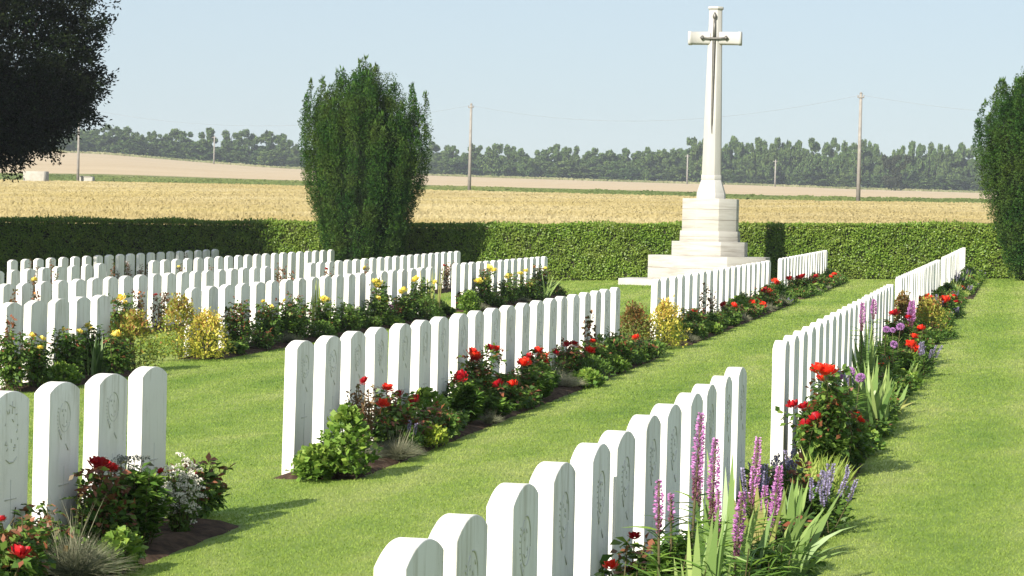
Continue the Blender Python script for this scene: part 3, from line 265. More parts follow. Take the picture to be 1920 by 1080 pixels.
# ------------------------------------------------------------------ materials
def new_mat(name):
    m = bpy.data.materials.new(name); m.use_nodes = True
    nt = m.node_tree; nt.nodes.clear()
    out = nt.nodes.new('ShaderNodeOutputMaterial')
    return m, nt, out
def N(nt, t, **k):
    n = nt.nodes.new(t)
    for a, v in k.items(): setattr(n, a, v)
    return n
def ramp(nt, fac, cols):
    r = N(nt, 'ShaderNodeValToRGB'); e = r.color_ramp.elements
    while len(e) < len(cols): e.new(0.5)
    for i, c in enumerate(cols):
        p, c = (c if isinstance(c[1], tuple) else (i/(max(1, len(cols)-1)), c))
        e[i].position = p; e[i].color = (*c, 1)
    nt.links.new(fac, r.inputs[0]); return r.outputs[0]
def noise(nt, scale, detail=4, rough=.6, vec=None, dist=0):
    n = N(nt, 'ShaderNodeTexNoise'); n.inputs['Scale'].default_value = scale
    n.inputs['Detail'].default_value = detail; n.inputs['Roughness'].default_value = rough
    n.inputs['Distortion'].default_value = dist
    if vec is not None: nt.links.new(vec, n.inputs['Vector'])
    return n.outputs['Fac']
def mix(nt, fac, a, b, mode='MIX'):
    n = N(nt, 'ShaderNodeMix', data_type='RGBA', blend_type=mode)
    for s, v in ((n.inputs[0], fac), (n.inputs[6], a), (n.inputs[7], b)):
        if isinstance(v, (int, float)): s.default_value = v
        elif isinstance(v, tuple): s.default_value = (*v, 1)
        else: nt.links.new(v, s)
    return n.outputs[2]
def geo_pos(nt): return N(nt, 'ShaderNodeNewGeometry').outputs['Position']
def scaled(nt, vec, s):
    m = N(nt, 'ShaderNodeMapping'); m.inputs['Scale'].default_value = s
    nt.links.new(vec, m.inputs['Vector']); return m.outputs[0]

def leaf_mat(name, cols, trans=.25, rough=.5, spec=.3, spread=0.0, tint=None):
    """foliage: one colour per leaf from the 'tone' attribute; tint = (scale, colour, amount) adds patches by place"""
    m, nt, out = new_mat(name)
    at = N(nt, 'ShaderNodeAttribute', attribute_name='tone').outputs['Fac']
    col = ramp(nt, at, cols)
    if tint:
        nz = noise(nt, tint[0], 3, .6, geo_pos(nt))
        mr = N(nt, 'ShaderNodeMapRange'); mr.inputs[1].default_value = .42; mr.inputs[2].default_value = .68
        mr.inputs[4].default_value = tint[2]; nt.links.new(nz, mr.inputs[0])
        col = mix(nt, mr.outputs[0], col, tint[1])
    b = N(nt, 'ShaderNodeBsdfPrincipled'); b.inputs['Roughness'].default_value = rough
    b.inputs['Specular IOR Level'].default_value = spec
    nt.links.new(col, b.inputs['Base Color'])
    if trans > 0:
        t = N(nt, 'ShaderNodeBsdfTranslucent'); nt.links.new(col, t.inputs['Color'])
        mx = N(nt, 'ShaderNodeMixShader'); mx.inputs[0].default_value = trans
        nt.links.new(b.outputs[0], mx.inputs[1]); nt.links.new(t.outputs[0], mx.inputs[2])
        nt.links.new(mx.outputs[0], out.inputs[0])
    else: nt.links.new(b.outputs[0], out.inputs[0])
    return m
def solid_mat(name, cols, scale=8, rough=.85, bump=.0, bscale=60, spec=.25, metal=0, squash=(1, 1, 1), detail=5, obj=True):
    m, nt, out = new_mat(name)
    vec = N(nt, 'ShaderNodeTexCoord').outputs['Object'] if obj else geo_pos(nt)
    vec = scaled(nt, vec, squash)
    col = ramp(nt, noise(nt, scale, detail, .6, vec), [(.3+.4*i/(max(1, len(cols)-1)), c) for i, c in enumerate(cols)])
    b = N(nt, 'ShaderNodeBsdfPrincipled'); b.inputs['Roughness'].default_value = rough
    b.inputs['Specular IOR Level'].default_value = spec; b.inputs['Metallic'].default_value = metal
    nt.links.new(col, b.inputs['Base Color'])
    if bump:
        bp = N(nt, 'ShaderNodeBump'); bp.inputs['Strength'].default_value = bump; bp.inputs['Distance'].default_value = .02
        nt.links.new(noise(nt, bscale, 6, .7, vec), bp.inputs['Height']); nt.links.new(bp.outputs[0], b.inputs['Normal'])
    nt.links.new(b.outputs[0], out.inputs[0]); return m

def headstone_mat():
    """Portland stone: pale, with green-grey weathering that runs down from the curved top"""
    m, nt, out = new_mat('portland_stone')
    oi = N(nt, 'ShaderNodeObjectInfo'); tc = N(nt, 'ShaderNodeTexCoord').outputs['Object']
    add = N(nt, 'ShaderNodeVectorMath', operation='ADD'); nt.links.new(tc, add.inputs[0])
    mul = N(nt, 'ShaderNodeMath', operation='MULTIPLY'); mul.inputs[1].default_value = 37
    nt.links.new(oi.outputs['Random'], mul.inputs[0])
    cmb = N(nt, 'ShaderNodeCombineXYZ'); nt.links.new(mul.outputs[0], cmb.inputs[0]); nt.links.new(mul.outputs[0], cmb.inputs[1])
    nt.links.new(cmb.outputs[0], add.inputs[1]); v = add.outputs[0]
    base = ramp(nt, noise(nt, 4, 5, .6, v), [(.3, (.76, .735, .685)), (.7, (.82, .80, .755))])
    rm = N(nt, 'ShaderNodeMath', operation='MULTIPLY'); nt.links.new(oi.outputs['Random'], rm.inputs[0]); rm.inputs[1].default_value = .38
    base = mix(nt, rm.outputs[0], base, (.62, .60, .54))
    streak = noise(nt, 1, 5, .65, scaled(nt, v, (14, 14, 2.2)))
    sep = N(nt, 'ShaderNodeSeparateXYZ'); nt.links.new(tc, sep.inputs[0])
    hr = N(nt, 'ShaderNodeMapRange'); hr.inputs[1].default_value = .30; hr.inputs[2].default_value = .82
    nt.links.new(sep.outputs[2], hr.inputs[0])
    sr = N(nt, 'ShaderNodeMapRange'); sr.inputs[1].default_value = .48; sr.inputs[2].default_value = .72
    nt.links.new(streak, sr.inputs[0])
    f = N(nt, 'ShaderNodeMath', operation='MULTIPLY'); nt.links.new(hr.outputs[0], f.inputs[0]); nt.links.new(sr.outputs[0], f.inputs[1])
    f2 = N(nt, 'ShaderNodeMath', operation='MULTIPLY'); f2.inputs[1].default_value = .95; nt.links.new(f.outputs[0], f2.inputs[0])
    col = mix(nt, f2.outputs[0], base, (.43, .40, .31))
    # soil splash on the lowest centimetres
    lr = N(nt, 'ShaderNodeMapRange'); lr.inputs[1].default_value = .10; lr.inputs[2].default_value = -.01
    nt.links.new(sep.outputs[2], lr.inputs[0])
    l2 = N(nt, 'ShaderNodeMath', operation='MULTIPLY'); nt.links.new(lr.outputs[0], l2.inputs[0]); nt.links.new(noise(nt, 30, 3, .6, v), l2.inputs[1])
    col = mix(nt, l2.outputs[0], col, (.46, .33, .22))
    # small pits and specks
    sp = N(nt, 'ShaderNodeMapRange'); sp.inputs[1].default_value = .70; sp.inputs[2].default_value = .78; sp.inputs[4].default_value = .45
    nt.links.new(noise(nt, 55, 2, .5, v), sp.inputs[0])
    col = mix(nt, sp.outputs[0], col, (.38, .37, .33))
    b = N(nt, 'ShaderNodeBsdfPrincipled'); b.inputs['Roughness'].default_value = .85; b.inputs['Specular IOR Level'].default_value = .2
    nt.links.new(col, b.inputs['Base Color'])
    bp = N(nt, 'ShaderNodeBump'); bp.inputs['Strength'].default_value = .25; bp.inputs['Distance'].default_value = .004
    nt.links.new(noise(nt, 90, 5, .7, v), bp.inputs['Height']); nt.links.new(bp.outputs[0], b.inputs['Normal'])
    nt.links.new(b.outputs[0], out.inputs[0]); return m

def lawn_mat(name, cols, dark=1.0):
    m, nt, out = new_mat(name); p = geo_pos(nt)
    a = noise(nt, .55, 5, .6, scaled(nt, p, (1, .42, 1)))
    b_ = noise(nt, 4.5, 4, .65, scaled(nt, p, (1, .5, 1)))
    mx = N(nt, 'ShaderNodeMath', operation='MULTIPLY_ADD'); nt.links.new(b_, mx.inputs[0]); mx.inputs[1].default_value = .38
    md = N(nt, 'ShaderNodeMath', operation='MULTIPLY'); nt.links.new(a, md.inputs[0]); md.inputs[1].default_value = .74
    nt.links.new(md.outputs[0], mx.inputs[2])
    at = N(nt, 'ShaderNodeAttribute', attribute_name='tone').outputs['Fac']
    m3 = N(nt, 'ShaderNodeMath', operation='MULTIPLY_ADD'); nt.links.new(at, m3.inputs[0]); m3.inputs[1].default_value = .08
    sx_ = N(nt, 'ShaderNodeSeparateXYZ'); nt.links.new(p, sx_.inputs[0])               # soft mowing stripes along the rows
    sn = N(nt, 'ShaderNodeMath', operation='MULTIPLY'); nt.links.new(sx_.outputs[0], sn.inputs[0]); sn.inputs[1].default_value = 6.6
    ss = N(nt, 'ShaderNodeMath', operation='SINE'); nt.links.new(sn.outputs[0], ss.inputs[0])
    sm = N(nt, 'ShaderNodeMath', operation='MULTIPLY_ADD'); nt.links.new(ss.outputs[0], sm.inputs[0]); sm.inputs[1].default_value = .052
    nt.links.new(mx.outputs[0], sm.inputs[2]); nt.links.new(sm.outputs[0], m3.inputs[2])
    col = ramp(nt, m3.outputs[0], cols)
    b = N(nt, 'ShaderNodeBsdfPrincipled'); b.inputs['Roughness'].default_value = .6; b.inputs['Specular IOR Level'].default_value = .2
    nt.links.new(col, b.inputs['Base Color'])
    t = N(nt, 'ShaderNodeBsdfTranslucent'); nt.links.new(col, t.inputs['Color'])
    s = N(nt, 'ShaderNodeMixShader'); s.inputs[0].default_value = .42
    nt.links.new(b.outputs[0], s.inputs[1]); nt.links.new(t.outputs[0], s.inputs[2]); nt.links.new(s.outputs[0], out.inputs[0])
    return m

M = {}
M['stone'] = headstone_mat()
M['carve'] = solid_mat('weathered_carving', [(.50, .49, .43), (.63, .62, .57)], 40)
M['cross_stone'] = solid_mat('cream_limestone', [(.26, .24, .205), (.40, .38, .34), (.43, .415, .38)], 2.2, .85, .25, 40, squash=(.5, .5, 6))
M['cross_shaft'] = solid_mat('pale_limestone', [(.385, .37, .34), (.445, .435, .41)], 3, .85, .15, 40, squash=(1, 1, .4))
M['joint'] = solid_mat('dark_mortar', [(.16, .145, .12), (.22, .20, .17)], 6)
M['bronze'] = solid_mat('aged_bronze', [(.10, .095, .085), (.17, .16, .145)], 12, .5, .1, 40, .5, .5)
M['soil'] = solid_mat('garden_soil', [(.028, .018, .012), (.07, .045, .03), (.12, .078, .055)], 14, .95, 1.0, 45, .1, obj=False)
GRASS = [(.28, (.100, .188, .027)), (.44, (.182, .282, .045)), (.60, (.258, .348, .068)), (.80, (.38, .42, .14))]
M['lawn'] = lawn_mat('lawn_ground', [(p, (c[0]*.9, c[1]*.9, c[2]*.9)) for p, c in GRASS])
M['grass'] = lawn_mat('grass_blades', GRASS)
M['hedge'] = leaf_mat('hedge_leaves', [(.075, .150, .015), (.145, .245, .027), (.24, .335, .05)], .3, .45, .35, tint=(1.3, (.20, .20, .05), .35))
M['hedge_in'] = solid_mat('hedge_gap_shade', [(.012, .012, .006), (.03, .028, .015)], 20, .9)
M['yew'] = leaf_mat('yew_needles', [(.010, .036, .008), (.030, .082, .013), (.085, .150, .022)], .07, .6, .08, tint=(1.5, (.085, .105, .022), .5))
M['yew_in'] = solid_mat('yew_groove_shade', [(.008, .014, .006), (.016, .026, .010)], 20, .9, spec=.05)
M['dark_wood'] = solid_mat('dark_bark', [(.02, .016, .012), (.05, .04, .03)], 12, .9, .6, 30)
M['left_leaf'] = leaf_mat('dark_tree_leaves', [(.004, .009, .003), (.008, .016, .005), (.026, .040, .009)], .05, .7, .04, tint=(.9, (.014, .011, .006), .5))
FT = [(.045, .090, .026), (.080, .130, .036), (.14, .185, .052)]
M['far_leaf'] = leaf_mat('far_tree_leaves', FT, .15, .7, .1, tint=(.08, (.075, .10, .03), .5))
M['far_dark'] = leaf_mat('far_dark_leaves', [(.022, .030, .018), (.04, .045, .022), (.05, .06, .025)], .1, .7, .1)
M['rose_leaf'] = leaf_mat('rose_leaves', [(.040, .090, .018), (.085, .165, .030), (.16, .25, .045), (.25, .33, .07)], .38, .45, .25)
M['rose_red_leaf'] = leaf_mat('reddish_rose_leaves', [(.05, .08, .02), (.10, .10, .03), (.20, .065, .032), (.29, .11, .055)], .28, .4, .45)
M['stem'] = solid_mat('green_brown_stem', [(.05, .055, .02), (.10, .075, .035)], 30, .7)
M['dry_stem'] = solid_mat('dry_brown_stem', [(.13, .085, .045), (.26, .18, .10)], 30, .8)
M['dry_leaf'] = leaf_mat('dry_brown_leaves', [(.12, .06, .03), (.24, .14, .07), (.12, .12, .04)], .25, .7, .2)
M['fescue'] = leaf_mat('grey_green_blades', [(.10, .115, .065), (.16, .175, .11), (.29, .265, .175)], .25, .6, .2)
M['fescue_pale'] = leaf_mat('pale_straw_blades', [(.22, .22, .14), (.36, .34, .23), (.52, .48, .34)], .25, .6, .2)
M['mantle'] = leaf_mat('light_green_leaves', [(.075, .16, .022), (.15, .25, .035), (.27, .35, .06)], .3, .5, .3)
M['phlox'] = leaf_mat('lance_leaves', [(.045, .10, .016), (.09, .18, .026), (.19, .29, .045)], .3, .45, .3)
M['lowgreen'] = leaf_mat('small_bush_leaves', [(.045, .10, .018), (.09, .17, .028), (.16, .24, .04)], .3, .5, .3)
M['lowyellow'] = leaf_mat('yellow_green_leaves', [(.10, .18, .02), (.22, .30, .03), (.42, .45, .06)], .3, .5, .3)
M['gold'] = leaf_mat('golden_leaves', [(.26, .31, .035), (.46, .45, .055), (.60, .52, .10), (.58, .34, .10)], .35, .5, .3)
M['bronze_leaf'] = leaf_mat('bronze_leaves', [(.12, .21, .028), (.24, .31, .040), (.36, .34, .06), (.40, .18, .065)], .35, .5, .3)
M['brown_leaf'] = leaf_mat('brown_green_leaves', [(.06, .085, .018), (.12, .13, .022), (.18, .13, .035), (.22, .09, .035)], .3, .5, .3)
M['iris'] = leaf_mat('iris_blades', [(.11, .20, .055), (.20, .30, .085), (.32, .40, .13)], .3, .42, .4)
M['iris_dark'] = leaf_mat('dark_iris_blades', [(.06, .12, .03), (.10, .18, .045), (.17, .25, .075)], .3, .42, .4)
M['iris_yellow'] = leaf_mat('yellowing_blades', [(.16, .22, .05), (.28, .32, .08), (.42, .36, .15)], .35, .45, .3)
M['daylily'] = leaf_mat('strap_leaves', [(.16, .24, .04), (.28, .35, .07), (.40, .43, .12)], .35, .45, .35)
M['spike'] = leaf_mat('purple_florets', [(.22, .09, .12), (.52, .20, .46), (.78, .40, .76)], .3, .6, .1)
M['lilac'] = leaf_mat('lilac_florets', [(.19, .16, .27), (.33, .29, .45), (.48, .44, .60)], .25, .6, .1)
M['globe'] = leaf_mat('lilac_globe_florets', [(.38, .16, .42), (.56, .28, .60), (.70, .42, .70)], .25, .6, .1)
M['white'] = leaf_mat('white_florets', [(.50, .47, .38), (.68, .65, .56), (.78, .76, .70)], .2, .6, .1)
M['greyhead'] = leaf_mat('grey_seed_heads', [(.12, .13, .11), (.24, .25, .22), (.34, .34, .30)], .1, .8, .1)
M['bR'] = leaf_mat('scarlet_petals', [(.62, .012, .006), (.78, .030, .012), (.86, .075, .03)], .15, .5, .25)
M['bD'] = leaf_mat('crimson_petals', [(.22, .004, .010), (.40, .008, .014), (.52, .014, .020)], .12, .5, .25)
M['bY'] = leaf_mat('yellow_petals', [(.74, .52, .05), (.84, .68, .12), (.86, .76, .26)], .2, .5, .2)
M['bO'] = leaf_mat('orange_petals', [(.70, .14, .03), (.80, .28, .08), (.82, .42, .16)], .2, .5, .2)
M['bP'] = leaf_mat('pink_purple_petals', [(.34, .08, .26), (.50, .18, .42), (.6, .3, .55)], .2, .5, .2)
M['wheat'] = leaf_mat('ripe_wheat', [(.35, .28, .125), (.42, .35, .18), (.50, .43, .25)], .38, .7, .1, tint=(.12, (.42, .34, .12), .5))
M['verge'] = leaf_mat('verge_grass', [(.085, .12, .04), (.13, .165, .05), (.21, .21, .085)], .25, .7, .1)
M['weed'] = leaf_mat('pale_weeds', [(.10, .12, .05), (.19, .20, .09), (.30, .28, .16)], .2, .7, .1)
M['pole'] = solid_mat('grey_pole', [(.20, .185, .165), (.30, .28, .25)], 3, .8)
M['wire'] = solid_mat('grey_wire', [(.22, .22, .23), (.26, .26, .27)], 3, .6)
M['concrete'] = solid_mat('old_concrete', [(.27, .25, .21), (.40, .38, .33)], 1.2, .9, .3, 12)
def ground_mat(name, cols, scale, squash):
    return solid_mat(name, cols, scale, .95, 0, spec=.05, squash=squash, obj=False)
M['wheat_ground'] = ground_mat('wheat_ground', [(.36, .27, .11), (.46, .36, .16)], .25, (1, .25, 1))
M['verge_ground'] = ground_mat('verge_ground', [(.10, .12, .045), (.20, .195, .085)], .4, (1, .4, 1))
M['stubble'] = ground_mat('stubble_ground', [(.37, .285, .18), (.43, .34, .228), (.48, .39, .27)], .10, (.25, 1, 1))
M['far_ground'] = ground_mat('far_ground', [(.10, .13, .06), (.22, .21, .10)], .05, (1, 1, 1))

# ------------------------------------------------------------------ mesh helpers
def mesh_from(name, V, F, tone=None, smooth=False):
    """V (n,3); F list of (array (m,k)) index blocks"""
    me = bpy.data.meshes.new(name)
    V = np.asarray(V, np.float32).reshape(-1, 3)
    if not isinstance(F, list): F = [F]
    F = [np.asarray(f, np.int32) for f in F if len(f)]
    loops = np.concatenate([f.ravel() for f in F])
    sizes = np.concatenate([np.full(len(f), f.shape[1], np.int32) for f in F])
    me.vertices.add(len(V)); me.vertices.foreach_set('co', V.ravel())
    me.loops.add(len(loops)); me.loops.foreach_set('vertex_index', loops)
    me.polygons.add(len(sizes)); st = np.zeros(len(sizes), np.int32); st[1:] = np.cumsum(sizes)[:-1]
    me.polygons.foreach_set('loop_start', st)
    if smooth: me.polygons.foreach_set('use_smooth', np.ones(len(sizes), bool))
    if tone is not None:
        a = me.attributes.new('tone', 'FLOAT', 'POINT'); a.data.foreach_set('value', np.asarray(tone, np.float32))
    me.update(calc_edges=True); me.validate(verbose=False)
    return me
class MB:
    """collects shapes into one mesh"""
    def __init__(s): s.V = []; s.F = {}; s.T = []; s.n = 0
    def add(s, V, F, tone=.5):
        V = np.asarray(V, float).reshape(-1, 3); F = np.asarray(F, int)
        s.V.append(V); s.F.setdefault(F.shape[1], []).append(F+s.n)
        s.T.append(np.full(len(V), tone) if np.isscalar(tone) else np.asarray(tone, float)); s.n += len(V)
    def mesh(s, name, smooth=False):
        return mesh_from(name, np.concatenate(s.V), [np.concatenate(f) for f in s.F.values()], np.concatenate(s.T), smooth)
    def build(s, name, mat, parent=None, smooth=False):
        return obj(name, s.mesh(name, smooth), mat, parent)
def obj(name, me, mat=None, parent=None):
    o = bpy.data.objects.new(name, me); C.objects.link(o)
    if mat is not None and not me.materials: me.materials.append(mat)
    if parent is not None: o.parent = parent
    return o
def tag(o, label=None, cat=None, group=None, kind=None):
    for k, v in (('label', label), ('category', cat), ('group', group), ('kind', kind)):
        if v: o[k] = v
    return o
def thing(name, loc, label, cat, group=None, rz=0):
    o = bpy.data.objects.new(name, None); C.objects.link(o); o.location = loc; o.rotation_euler = (0, 0, rz)
    o.empty_display_size = .1
    return tag(o, label, cat, group)
def unit(v): return v/np.maximum(np.linalg.norm(v, axis=-1, keepdims=True), 1e-9)
def leaves(mb, P, D, L, W, tone, rng, fold=.18, up=None):
    """leaf blades: base P, direction D, length L, width W"""
    n = len(P); D = unit(D); L = np.broadcast_to(L, n)[:, None]; W = np.broadcast_to(W, n)[:, None]
    a = rng.normal(size=(n, 3)) if up is None else np.broadcast_to(up, (n, 3)) + rng.normal(size=(n, 3))*.45
    S = unit(np.cross(D, a)); Nn = np.cross(S, D)
    mid = P + D*L*.5 + Nn*L*fold*.5
    tip = P + D*L - Nn*L*fold*.4
    V = np.stack([P, mid+S*W*.5, tip, mid-S*W*.5], 1).reshape(-1, 3)
    F = np.arange(4*n).reshape(n, 4)
    mb.add(V, F, np.repeat(np.broadcast_to(tone, n), 4))
def ribbons(mb, P, D, L, W, droop, tone, rng, seg=4, side=None, taper=1.0, tonetip=0):
    """curved tapering blades"""
    n = len(P); D = unit(D); L = np.broadcast_to(L, n); W = np.broadcast_to(W, n); droop = np.broadcast_to(droop, n)
    t = np.linspace(0, 1, seg+1)
    S = unit(np.cross(D, rng.normal(size=(n, 3)))) if side is None else unit(side)
    path = P[:, None]+D[:, None]*(L[:, None]*t)[..., None]
    H = D.copy(); H[:, 2] = 0; H = unit(H+1e-6)
    b = droop[:, None]*L[:, None]*t**2
    path = path + H[:, None]*(b*.6)[..., None]; path[..., 2] -= b*.75
    w = (1-t**2.2*taper)*(.55+.45*np.minimum(1, t*3))
    off = S[:, None]*(W[:, None]*.5*w)[..., None]
    V = np.stack([path-off, path+off], 2)                      # n,seg+1,2,3
    idx = np.arange(n*(seg+1)*2).reshape(n, seg+1, 2)
    F = np.stack([idx[:, :-1, 0], idx[:, :-1, 1], idx[:, 1:, 1], idx[:, 1:, 0]], -1).reshape(-1, 4)
    tn = np.broadcast_to(tone, n)[:, None, None]+np.zeros((1, seg+1, 2))+(t*tonetip)[None, :, None]
    mb.add(V.reshape(-1, 3), F, np.clip(tn, 0, 1).ravel())
def tube(mb, pts, radii, k=6, tone=.5, cap=True):
    pts = np.asarray(pts, float); n = len(pts); radii = np.broadcast_to(radii, n)
    T = unit(np.gradient(pts, axis=0)); ref = np.array([0, 0, 1.]) if abs(T[0][2]) < .9 else np.array([1., 0, 0])
    A = unit(np.cross(T, ref)); Bn = np.cross(T, A)
    an = np.arange(k)*2*pi/k
    V = pts[:, None]+(A[:, None]*np.cos(an)[None, :, None]+Bn[:, None]*np.sin(an)[None, :, None])*radii[:, None, None]
    V = V.reshape(-1, 3); i = np.arange(n*k).reshape(n, k)
    F = np.stack([i[:-1], np.roll(i[:-1], -1, 1), np.roll(i[1:], -1, 1), i[1:]], -1).reshape(-1, 4)
    mb.add(V, F, tone)
    if cap:
        mb.F.setdefault(k, []).append(np.array([i[0][::-1]+mb.n-len(V), i[-1]+mb.n-len(V)]))
def box(mb, x0, x1, y0, y1, z0, z1, tone=.5):
    V = [(x, y, z) for z in (z0, z1) for x, y in ((x0, y0), (x1, y0), (x1, y1), (x0, y1))]
    mb.add(V, [(3, 2, 1, 0), (4, 5, 6, 7), (0, 1, 5, 4), (1, 2, 6, 5), (2, 3, 7, 6), (3, 0, 4, 7)], tone)
def bevel_mesh(me, w, seg=2):
    bm = bmesh.new(); bm.from_mesh(me)
    bmesh.ops.bevel(bm, geom=[e for e in bm.edges if e.calc_face_angle(0) > .5], offset=w, segments=seg, affect='EDGES', profile=.5)
    bm.to_mesh(me); bm.free(); return me

# ------------------------------------------------------------------ lawn, beds, fields
rng = np.random.default_rng(7)
def lawn_sheet():
    xs = np.concatenate([np.linspace(-90, -30, 16), np.linspace(-28, 8, 73), np.linspace(12, 80, 15)])
    ys = np.concatenate([np.linspace(-40, 4, 12), np.linspace(5, 63.3, 118)])
    X, Y = np.meshgrid(xs, ys); Z = SX*X+SY*Y
    V = np.stack([X, Y, Z], -1).reshape(-1, 3); n, m = X.shape
    i = np.arange(n*m).reshape(n, m)
    F = np.stack([i[:-1, :-1], i[:-1, 1:], i[1:, 1:], i[1:, :-1]], -1).reshape(-1, 4)
    o = obj('lawn', mesh_from('lawn', V, F, np.full(len(V), .4)), M['lawn']); tag(o, kind='structure')
lawn_sheet()
BEDS = []
def bed(x0, x1, y0, y1, seed):
    r = np.random.default_rng(seed)
    nx, ny = 9, max(12, int((y1-y0)/.09))
    xs = np.linspace(x0, x1, nx); ys = np.linspace(y0, y1, ny)
    X, Y = np.meshgrid(xs, ys); Z = SX*X+SY*Y
    u = (X-x0)/(x1-x0); v = np.minimum(Y-y0, y1-Y)
    dome = np.clip(np.minimum(u, 1-u)*5, 0, 1)*np.clip(v/.1, 0, 1)
    Z = Z-.02+dome*(.045+r.random(X.shape)*.025)
    X = X+(r.random(X.shape)-.5)*.05*(dome < .5); 
    V = np.stack([X, Y, Z], -1).reshape(-1, 3); i = np.arange(nx*ny).reshape(ny, nx)
    F = np.stack([i[:-1, :-1], i[:-1, 1:], i[1:, 1:], i[1:, :-1]], -1).reshape(-1, 4)
    tag(obj('flower_bed', mesh_from('flower_bed', V, F, smooth=True), M['soil']), kind='structure')
    BEDS.append((x0, x1, y0, y1))
for k, nm in enumerate(STONES):
    S = STONES[nm]; x = S[0][0]; y0 = S[0][1]-.19; y1 = S[-1][1]+.19
    bed(min(S[0][0], S[-1][0])-.10, max(S[0][0], S[-1][0])+.50, y0-.16, min(y1+(.05 if nm == 'R2a' else .24), 62.1), 20+k)

def grass_blades():
    r = np.random.default_rng(3); n = 800000
    y = np.exp(r.uniform(np.log(9.5), np.log(62.3), n))
    # keep to the part of the lawn around the rows, denser close by
    xl = -.44*y-1.2; xr = .02*y+.9
    x = xl+(xr-xl)*r.random(n)
    keep = np.ones(n, bool)
    for x0, x1, a, b in BEDS:
        jit = (r.random(n)-.5)*.05
        keep &= ~((x > x0+.02+jit) & (x < x1-.02+jit) & (y > a+.02) & (y < b-.02))
    keep &= ~(((x+6.97)**2+(y-59.4)**2) < 1.9**2)
    x, y = x[keep], y[keep]; n = len(x)
    s = (.75+.5*r.random(n))
    h = s*(.009+.00028*y); w = .0042+.00032*y
    az = r.uniform(0, 2*pi, n); ln = r.uniform(.2, 1.3, n)
    P = np.stack([x, y, SX*x+SY*y-.004], -1)
    tip = P+np.stack([np.cos(az)*ln*h, np.sin(az)*ln*h, h], -1)
    ang = r.uniform(0, pi, n); S_ = np.stack([np.cos(ang), np.sin(ang), 0*ang], -1)*(w*.5)[:, None]
    V = np.stack([P-S_, P+S_, tip], 1).reshape(-1, 3)
    tone = np.repeat(r.random(n)**1.5, 3)
    o = obj('grass', mesh_from('grass', V, np.arange(3*n).reshape(n, 3), tone), M['grass']); tag(o, kind='stuff')
grass_blades()

TAB = np.array(TAB)
def zone(name, mat, mode, n_r):
    """one sheet of country beyond the hedge between two distance lines"""
    th = np.linspace(-1.15, 1.15, 231)
    out = []
    for t in th:
        tt = np.clip(t, TAB[0, 0], TAB[-1, 0])
        e = [np.interp(tt, TAB[:, 0], TAB[:, k]) for k in range(1, 7)]
        r0 = 63.3/cos(t); z0 = G(r0*sin(max(-.45, min(.1, t))), 63.3)
        L = {'wheat': ((r0, z0), (e[0], e[1]-.38)), 'verge': ((e[0], e[1]-.38), (e[2], e[3])),
             'stubble': ((e[2], e[3]), (e[4], e[5])), 'far': ((e[4], e[5]), (e[4]+260, e[5]+1))}[mode]
        (ra, za), (rb, zb) = L
        if ra > rb: ra = rb-1
        s = np.linspace(0, 1, n_r)
        r_ = ra+(rb-ra)*s; z_ = za+(zb-za)*s
        if mode == 'stubble': z_ = z_+np.sin(pi*s)*-.0
        out.append(np.stack([r_*sin(t), r_*cos(t), z_], -1))
    V = np.array(out); n, m = V.shape[:2]; i = np.arange(n*m).reshape(n, m)
    F = np.stack([i[:-1, :-1], i[1:, :-1], i[1:, 1:], i[:-1, 1:]], -1).reshape(-1, 4)
    tag(obj(name, mesh_from(name, V.reshape(-1, 3), F, smooth=True), mat), kind='structure')
zone('wheat_field', M['wheat_ground'], 'wheat', 30)
zone('grass_verge', M['verge_ground'], 'verge', 6)
zone('stubble_field', M['stubble'], 'stubble', 30)
zone('far_terrain', M['far_ground'], 'far', 20)
def land(th, rho):
    tt = np.clip(th, TAB[0, 0], TAB[-1, 0]); e = [np.interp(tt, TAB[:, 0], TAB[:, k]) for k in range(1, 7)]
    r0 = 63.3/np.cos(th); z0 = SX*r0*np.sin(th)+SY*63.3
    z = np.where(rho < e[0], z0+(e[1]-.38-z0)*(rho-r0)/(e[0]-r0),
        np.where(rho < e[2], e[1]-.38+(e[3]-e[1]+.38)*(rho-e[0])/(e[2]-e[0]),
                 e[3]+(e[5]-e[3])*(rho-e[2])/(e[4]-e[2])))
    return z, e
def tufts(name, n, lo, hi, h, w, mat, seed, th0=-.46, th1=.05, clump=0, kind='stuff', r_abs=None):
    r = np.random.default_rng(seed)
    th = r.uniform(th0, th1, n); _, e = land(th, np.full(n, 100.))
    ra, rb = lo(e), hi(e); rho = ra+(rb-ra)*r.random(n)**.8
    z, _ = land(th, rho)
    x, y = rho*np.sin(th), rho*np.cos(th)
    hh = h*(.7+.45*r.random(n)); ww = (w+rho*.0005)*(.6+.8*r.random(n))
    if clump:
        f = np.sin(x*.9+np.sin(y*.35)*3)*np.sin(y*.22+np.sin(x*.5)*2); hh = hh*(1+clump*f)
    an = r.uniform(-.6, .6, n); S_ = np.stack([np.cos(an), np.sin(an), 0*an], -1)*(ww*.5)[:, None]
    P = np.stack([x, y, z-.03], -1); ln = r.normal(size=(n, 2))*.35
    T = P+np.stack([ln[:, 0]*hh, ln[:, 1]*hh, hh], -1)
    V = np.stack([P-S_*.6, P+S_*.6, T+S_*.5, T-S_*.5], 1).reshape(-1, 3)
    tone = np.clip(0.5+.08*r.normal(size=n)+.30*np.sin(x*.16+np.sin(y*.05)*4)*np.sin(y*.11+1), 0, 1)
    o = obj(name, mesh_from(name, V, np.arange(4*n).reshape(n, 4), np.repeat(tone, 4)), mat); tag(o, kind=kind)
tufts('ripe_wheat', 260000, lambda e: 75+0*e[0], lambda e: e[0], .44, .08, M['wheat'], 11, clump=.06)
